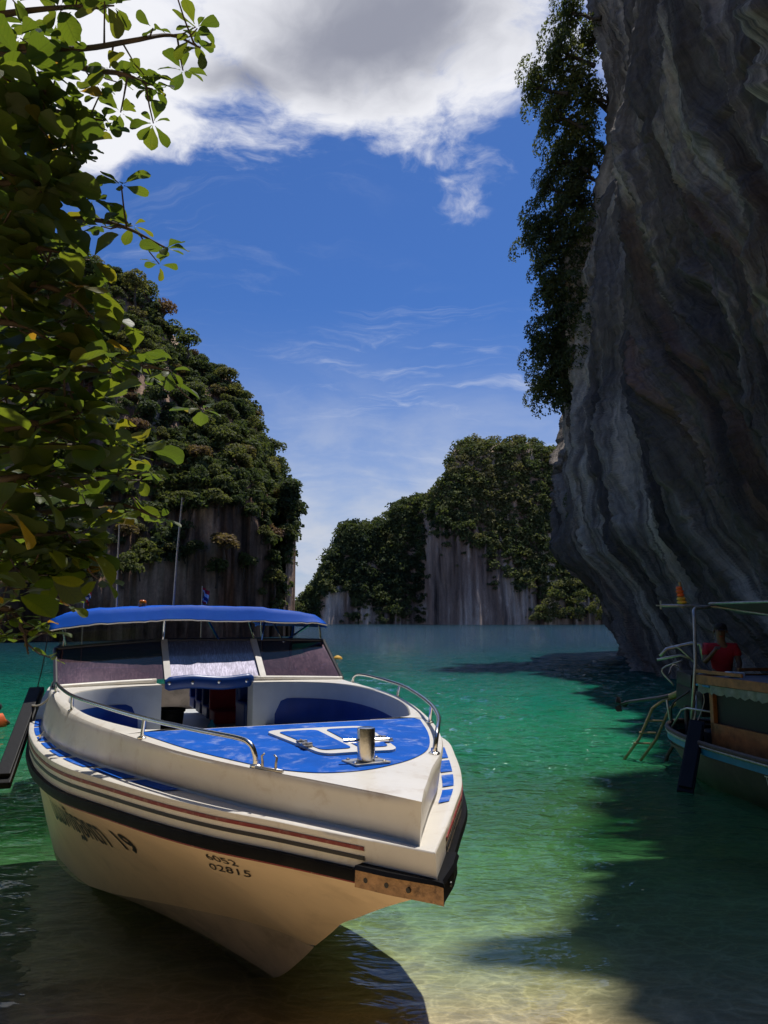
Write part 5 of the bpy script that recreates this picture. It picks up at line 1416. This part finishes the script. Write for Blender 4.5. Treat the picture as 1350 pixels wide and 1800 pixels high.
for k in range(3):
    a = k * 2.094; u_ = Vector(K(-1.12, .62, .86)); n1 = Vector((.0, math.cos(a), math.sin(a))); n2 = Vector((0, -math.sin(a), math.cos(a)))
    m.add([u_ + n1 * .02 + n2 * .02, u_ + n1 * .10 + n2 * .075 + Vector((.03, 0, 0)), u_ + n1 * .15 + Vector((.0, 0, 0)), u_ + n1 * .11 - n2 * .06 - Vector((.03, 0, 0)), u_ + n1 * .02 - n2 * .02], [(0, 1, 2, 3, 4)])
pr = m.build('propeller', M['framedark'], ts); sm = pr.modifiers.new('thick', 'SOLIDIFY'); sm.thickness = .012
lad = []
for k, (dx, dl) in enumerate(((0, 0), (.10, -.26))):
    m = MB(); m.tube([K(.15 + dx, .18 + dl, 1.12), K(-.12 + dx, .36 + dl, 1.02), K(-.25 + dx, .48 + dl, .88), K(-.42 + dx, .66 + dl, .35), K(-.55 + dx, .90 + dl, -.02)], .024, 8); lo_ = m.build('ladder', M['bamboo'], lt, smooth=True); lad.append(lo_)
for f in (.25, .5, .72):
    a = np.array((-.25, .48, .88)); b = np.array((-.53, .86, .05)); p = a + (b - a) * f
    m = MB(); m.tube([K(*p), K(p[0] + .10, p[1] - .26, p[2])], .018, 6); m.build('ladder_rung', M['bamboo'], lad[0])
m = MB(); m.tube([K(.05, .30, .46), K(.05, .36, .92), K(.02, .36, 1.05)], .02, 8); m.build('tiller_post', M['dullsteel'], lt)
m = MB(); m.tube([K(-.02, .10, .50), K(-.30, .20, .10), K(-.42, .24, -.15)], .03, 8); m.build('rudder_stock', M['darkwood'], lt)
for k, (a, b, c, r_) in enumerate((((.2, .32, 1.30), (.05, .44, 1.55), (.3, .2, 1.72), .014), ((.6, .28, 1.25), (.35, .46, 1.0), (.2, .38, .62), .016), ((.8, .3, 1.2), (.95, .42, .95), (.85, .5, .5), .014), ((.15, .0, 1.45), (-.05, .15, 1.62), (.05, .33, 1.45), .012), ((.5, -.1, 1.5), (.35, .2, 1.85), (.28, .3, 1.95), .016))):
    m = MB(); m.tube([K(*p) for p in spline([a, b, c], 10)], r_, 6); m.build('hose', M['framedark'] if k % 2 else M['dullsteel'], eng, smooth=True)
m = MB(); m.box(K(.30, -.10, .56), (.30, .34, .24), Euler((0, 0, .3)), .02); m.build('fuel_tank', M['rubber'], lt)
m = MB(); m.lathe([(.05, 0), (.12, .03), (.13, .20), (.11, .24)], K(.95, .15, .45), 14); m.build('bucket', M['framedark'], lt)
# lettering on its side
cu = bpy.data.curves.new('hull_lettering', 'FONT'); cu.body = 'TEL'; cu.size = 1; ob = bpy.data.objects.new('t', cu); COL.objects.link(ob); bpy.context.view_layer.update()
me = bpy.data.meshes.new_from_object(ob.evaluated_get(bpy.context.evaluated_depsgraph_get())); bpy.data.objects.remove(ob)
for v in me.vertices:
    p = 3.22 + v.co.x * .16 * .8; z = .335 + v.co.y * .17
    s0 = sec(p, 0); l = np.interp(z, [c[1] for c in s0[::-1]], [c[0] for c in s0[::-1]]); v.co = Vector(K(p, l + .008, z))
me.materials.clear(); link('hull_lettering', me, M['white'], lt)
# small white packet on the roof
m = MB(); m.box((0, 0, .04), (.28, .12, .08), Euler((0, .06, .3)), .02); o = m.build('packet', M['white']); o.location = tuple(KW(1.75, .25, 1.545)); tag(o, 'crumpled white packet lying on the wooden boat house roof', 'packet')

# fender boards
def fender(name, a, b, wid, thick, label, across):
    a = Vector(a); b = Vector(b); d = (b - a); n = Vector(across).normalized(); t = d.normalized().cross(n).normalized(); n = t.cross(d.normalized()).normalized()
    R = Matrix((n, t, d.normalized())).transposed()
    e_ = empty(name, tuple(a)); m = MB(); m.box((0, 0, 0), (wid, thick, d.length), None, .012)
    m.V = [tuple(R @ Vector(v) + d / 2) for v in m.V]; m.build('board', M['plankblack'], e_)
    m = MB(); m.box((0, 0, 0), (wid * .8, thick * .5, d.length * .9), None, .008); m.V = [tuple(R @ (Vector(v) + Vector((0, thick * .78, 0))) + d / 2) for v in m.V]; m.build('batten', M['plankblack'], e_)
    tag(e_, label, 'fender'); return e_
fender('fender_board', tuple(atY(65, 1212, 8.3)), tuple(atY(2, 1382, 7.0)), .15, .07, 'long black fender board slung beside the stern quarter of the speedboat', (1, .2, 0))
fender('fender_board', tuple(atY(1226, 1268, 11.75)), tuple(atY(1204, 1394, 11.05)), .22, .06, 'black fender board hanging over the side of the long-tail boat', (1, -.45, 0))
def ropething(name, P_, r_, mat, label):
    b_ = np.array(P_[0]); o = empty(name, tuple(b_)); m = MB(); m.tube([tuple(np.array(p) - b_) for p in spline(P_, 24)], r_, 6); m.build('strand', mat, o, smooth=True); tag(o, label, 'rope'); return o
f0 = atY(50, 1240, 8.05); c0 = Wd((4.95, 1.50, 1.71))
rp = ropething('mooring_rope', [c0, (c0 + f0) / 2 + np.array([0, 0, -.05]), f0], .010, M['rope'], 'pale rope tying the black fender board to the speedboat rail')
m = MB(); f1 = f0 - c0; m.lathe([(.01, -.05), (.035, -.02), (.04, .01), (.02, .05)], tuple(f1), 10); m.build('knot', M['rope'], rp)
ropething('fender_line', [atY(65, 1212, 8.3), atY(75, 1170, 8.4), atY(84, 1118, 8.6)], .006, M['ropedark'], 'thin dark line from the fender board up to the canopy corner')
ropething('fender_line', [atY(1226, 1268, 11.75), atY(1238, 1230, 11.8), KW(1.36, .62, 1.45)], .007, M['rope'], 'thin rope from the black fender up to the wooden boat house')

# flags behind the canopy
def flag(u, v, label, rnd):
    rr = random.Random(rnd); b = Wd((u, v, 1.6)); e_ = empty('flag', tuple(b))
    m = MB(); m.tube([(0, 0, 0), (0, 0, 1.33)], .009, 6); m.build('flag_pole', M['dullsteel'], e_)
    cols = ['flagred', 'flagwhite', 'flagblue', 'flagblue', 'flagwhite', 'flagred']; H = .24; n = 10
    ph = rr.uniform(0, 6)
    for k in range(6):
        rows = []
        for f in (k / 6, (k + 1) / 6):
            z = 1.31 - H * f
            rows.append([(.010 + .105 * g * (1 - .35 * f) + .02 * math.sin(g * 9 + ph + f * 3), .03 * math.sin(g * 12 + ph + f * 4), z - .09 * g * (1 + .5 * math.sin(f * 5 + ph))) for g in np.linspace(0, 1, n)])
        m = MB(); m.loft(rows); m.build('flag_band', M[cols[k]], e_, smooth=True)
    tag(e_, label, 'flag')
flag(9.75, 1.22, 'limp striped flag behind the left end of the blue canopy', 1); flag(9.75, -.57, 'striped red white and blue flag behind the middle of the blue canopy', 2)

# things lying inside the cabin behind the windscreen
m = MB(); rows = []
for k in range(9):
    f = k / 8; rows.append([(.30 * (f - .5), .16 * math.sin(a) * math.sin(math.pi * (.12 + .76 * f)), .10 + .10 * math.cos(a) * math.sin(math.pi * (.12 + .76 * f))) for a in np.linspace(0, 6.283, 13)[:-1]])
m.loft(rows, closed=True); o = m.build('cushion', M['redvinyl'], smooth=True); o.location = tuple(Wd((6.0, 1.10, 1.672))); o.rotation_euler = (0, 0, .4); tag(o, 'rounded dark red cushion behind the left windscreen pane', 'cushion')
m = MB(); m.loft([[(x, -.22 + .44 * f, .012 + .11 * f + .008 * math.sin(x * 40)) for x in np.linspace(-.24, .24, 14)] for f in np.linspace(0, 1, 8)]); o = m.build('towel', M['pink'], smooth=True); o.location = tuple(Wd((5.98, .78, 1.672))); o.rotation_euler = (0, 0, PHI); sm = o.modifiers.new('t', 'SOLIDIFY'); sm.thickness = .01; tag(o, 'pink cloth spread behind the left windscreen pane', 'towel')
m = MB(); m.lathe([(.13, 0), (.17, .42), (.185, .43), (.185, .46), (.165, .46), (.12, .03)], (0, 0, 0), 18); o = m.build('bin', M['rubber'], angle=40); o.location = tuple(Wd((6.1, .32, .94))); tag(o, 'black bin standing in the gangway under the windscreen', 'bin')
m = MB(); m.lathe([(.055, 0), (.057, .20), (.05, .24), (.02, .27), (.02, .30)], (0, 0, 0), 14); o = m.build('bottle', M['teal'], smooth=True); o.location = tuple(Wd((6.2, -.18, .94))); tag(o, 'small bottle on the cabin floor in the gangway', 'bottle')

# mooring buoy
bp = atZ(589, 1159, 0.0); e_ = empty('buoy', tuple(bp)); m = MB(); m.lathe([(.05, -.25), (.22, -.18), (.30, -.02), (.27, .12), (.10, .22), (.04, .24)], (.15, 0, 0), 16); m.build('float', M['yellow'], e_, smooth=True)
m = MB(); m.tube([(-.5, 0, .06), (-.1, 0, .08), (.15, 0, .1)], .04, 6); m.build('line', M['yellow'], e_); tag(e_, 'small yellow mooring buoy on the water right of the windscreen', 'buoy')


# ------------------------------------------------------------------ people
def body(name, joints, bones, mat, parent, sub=2):
    me = bpy.data.meshes.new(name); ks = list(joints); me.from_pydata([joints[k][0] for k in ks], [(ks.index(a), ks.index(b)) for a, b in bones], [])
    o = bpy.data.objects.new(name, me); COL.objects.link(o); o.parent = parent
    sk = o.modifiers.new('skin', 'SKIN'); me.skin_vertices.new() if not me.skin_vertices else None
    for i, k in enumerate(ks):
        rr = joints[k][1]; me.skin_vertices[0].data[i].radius = rr if isinstance(rr, tuple) else (rr, rr)
    me.skin_vertices[0].data[0].use_root = True
    sd = o.modifiers.new('sub', 'SUBSURF'); sd.levels = sub; sd.render_levels = sub
    sk.use_smooth_shade = True
    me.materials.append(mat); return o


pp_ = KW(.60, -.32, .56); person = empty('person', tuple(pp_), -1.9)      # faces the stern deck, to the left of the picture
tag(person, 'person in a red shirt and dark cap standing under the canopy of the long-tail boat', 'person')
J = {'pel': ((0, 0, .93), (.14, .11)), 'sp': ((.01, 0, 1.12), (.13, .10)), 'ch': ((.02, 0, 1.32), (.16, .11)), 'nk': ((.03, 0, 1.46), (.055, .055)), 'hd0': ((.05, 0, 1.55), (.075, .075)), 'hd1': ((.06, 0, 1.64), (.088, .095)), 'hd2': ((.05, 0, 1.73), (.06, .065)),
     'shl': ((.02, .19, 1.38), .062), 'ell': ((.10, .26, 1.12), .046), 'wrl': ((.27, .20, .98), .034), 'hal': ((.34, .18, .96), (.04, .022)),
     'shr': ((.02, -.19, 1.38), .062), 'elr': ((.12, -.27, 1.13), .046), 'wrr': ((.26, -.14, 1.30), .034), 'har': ((.27, -.08, 1.38), (.04, .022)),
     'hpl': ((0, .10, .88), .095), 'knl': ((.04, .12, .48), .062), 'anl': ((0, .12, .08), .042), 'fol': ((.13, .13, .03), (.042, .03)), 'hpr': ((0, -.10, .88), .095), 'knr': ((.02, -.12, .48), .062), 'anr': ((-.03, -.12, .08), .042), 'for': ((.10, -.14, .03), (.042, .03))}
for s_, y0 in (('l', .18), ('r', -.08)):                      # fingers
    hb = J['ha' + s_][0]
    for k, ln_ in enumerate((.055, .07, .075, .065)):
        J[f'f{s_}{k}a'] = ((hb[0] + .03, hb[1] + (k - 1.5) * .019, hb[2] + .01), .009); J[f'f{s_}{k}b'] = ((hb[0] + .03 + ln_ * .7, hb[1] + (k - 1.5) * .022, hb[2] - ln_ * .4), .008)
    J[f't{s_}a'] = ((hb[0] - .01, hb[1] + (.04 if s_ == 'r' else -.04), hb[2] + .01), .011); J[f't{s_}b'] = ((hb[0] + .04, hb[1] + (.055 if s_ == 'r' else -.055), hb[2] + .015), .009)
BN = [('pel', 'sp'), ('sp', 'ch'), ('ch', 'nk'), ('nk', 'hd0'), ('hd0', 'hd1'), ('hd1', 'hd2'), ('ch', 'shl'), ('shl', 'ell'), ('ell', 'wrl'), ('wrl', 'hal'), ('ch', 'shr'), ('shr', 'elr'), ('elr', 'wrr'), ('wrr', 'har'), ('pel', 'hpl'), ('hpl', 'knl'), ('knl', 'anl'), ('anl', 'fol'), ('pel', 'hpr'), ('hpr', 'knr'), ('knr', 'anr'), ('anr', 'for')]
for s_ in 'lr':
    BN += [('ha' + s_, f'f{s_}{k}a') for k in range(4)] + [(f'f{s_}{k}a', f'f{s_}{k}b') for k in range(4)] + [('ha' + s_, f't{s_}a'), (f't{s_}a', f't{s_}b')]
body('body', J, BN, M['skin'], person)
SH = {'a': ((0, 0, .90), (.175, .14)), 'b': ((.01, 0, 1.12), (.165, .13)), 'c': ((.02, 0, 1.33), (.185, .135)), 'd': ((.025, 0, 1.44), (.085, .08)), 'l1': ((.02, .20, 1.385), .088), 'l2': ((.06, .245, 1.22), .075), 'r1': ((.02, -.20, 1.385), .088), 'r2': ((.07, -.25, 1.22), .075)}
body('shirt', SH, [('a', 'b'), ('b', 'c'), ('c', 'd'), ('c', 'l1'), ('l1', 'l2'), ('c', 'r1'), ('r1', 'r2')], M['shirt'], person)
TR = {'a': ((0, 0, .92), (.165, .13)), 'l0': ((0, .10, .86), .115), 'l1': ((.04, .12, .48), .085), 'l2': ((.01, .12, .14), .068), 'r0': ((0, -.10, .86), .115), 'r1': ((.02, -.12, .48), .085), 'r2': ((-.02, -.12, .14), .068)}
body('trousers', TR, [('a', 'l0'), ('l0', 'l1'), ('l1', 'l2'), ('a', 'r0'), ('r0', 'r1'), ('r1', 'r2')], M['shorts'], person)
m = MB(); m.lathe([(.104, 0), (.108, .03), (.098, .075), (.06, .105), (.01, .115)], (.048, 0, 1.665), 16); m.add([(.13, -.075, 1.672), (.21, -.05, 1.662), (.225, 0, 1.66), (.21, .05, 1.662), (.13, .075, 1.672), (.13, 0, 1.69)], [(0, 1, 2, 5), (2, 3, 4, 5)]); m.build('cap', M['cap'], person, smooth=True)
m = MB()
m.tube([(.145, 0, 1.655), (.172, 0, 1.60), (.15, 0, 1.588)], [.010, .016, .010], 6); m.build('nose', M['skin'], person, smooth=True)
for s_ in (-1, 1):
    m = MB(); m.lathe([(.004, -.012), (.014, 0), (.004, .012)], (.138, .034 * s_, 1.648), 8); m.build('eye', M['framedark'], person, smooth=True)
    m = MB(); m.lathe([(.006, -.03), (.017, -.01), (.018, .012), (.006, .03)], (.055, .098 * s_, 1.635), 8); m.build('ear', M['skin'], person, smooth=True)
m = MB(); m.tube([(.135, -.028, 1.562), (.146, 0, 1.558), (.135, .028, 1.562)], .006, 6); m.build('mouth', M['redvinyl'], person)

sp_ = atZ(-6, 1276, 0.0); sw = empty('person', (sp_[0], sp_[1], 0), 2.4)
tag(sw, 'person floating in an orange life vest at the left edge of the lagoon', 'person')
J = {'pel': ((0, 0, -.45), (.13, .11)), 'ch': ((.02, 0, .0), (.15, .11)), 'nk': ((.04, 0, .20), (.055, .055)), 'hd0': ((.06, 0, .30), (.075, .08)), 'hd1': ((.06, 0, .40), (.085, .095)), 'shl': ((.02, .18, .10), .06), 'ell': ((.18, .34, .0), .045), 'wrl': ((.38, .30, -.02), .035), 'hal': ((.45, .28, -.02), (.04, .02)), 'shr': ((.02, -.18, .10), .06), 'elr': ((.18, -.34, .0), .045), 'wrr': ((.38, -.30, -.02), .035), 'har': ((.45, -.28, -.02), (.04, .02)), 'knl': ((.15, .12, -.8), .07), 'knr': ((.15, -.12, -.8), .07)}
body('body', J, [('pel', 'ch'), ('ch', 'nk'), ('nk', 'hd0'), ('hd0', 'hd1'), ('ch', 'shl'), ('shl', 'ell'), ('ell', 'wrl'), ('wrl', 'hal'), ('ch', 'shr'), ('shr', 'elr'), ('elr', 'wrr'), ('wrr', 'har'), ('pel', 'knl'), ('pel', 'knr')], M['skin'], sw)
body('life_vest', {'a': ((0, 0, -.3), (.20, .17)), 'b': ((.02, 0, .0), (.23, .19)), 'c': ((.01, 0, .17), (.17, .15)), 'l': ((.0, .13, .20), .08), 'r': ((.0, -.13, .20), .08)}, [('a', 'b'), ('b', 'c'), ('c', 'l'), ('c', 'r')], M['orange'], sw)
m = MB(); m.lathe([(.06, -.07), (.10, -.02), (.10, .05), (.06, .10), (.01, .115)], (.045, 0, .40), 14); m.build('hair', M['cap'], sw, smooth=True)
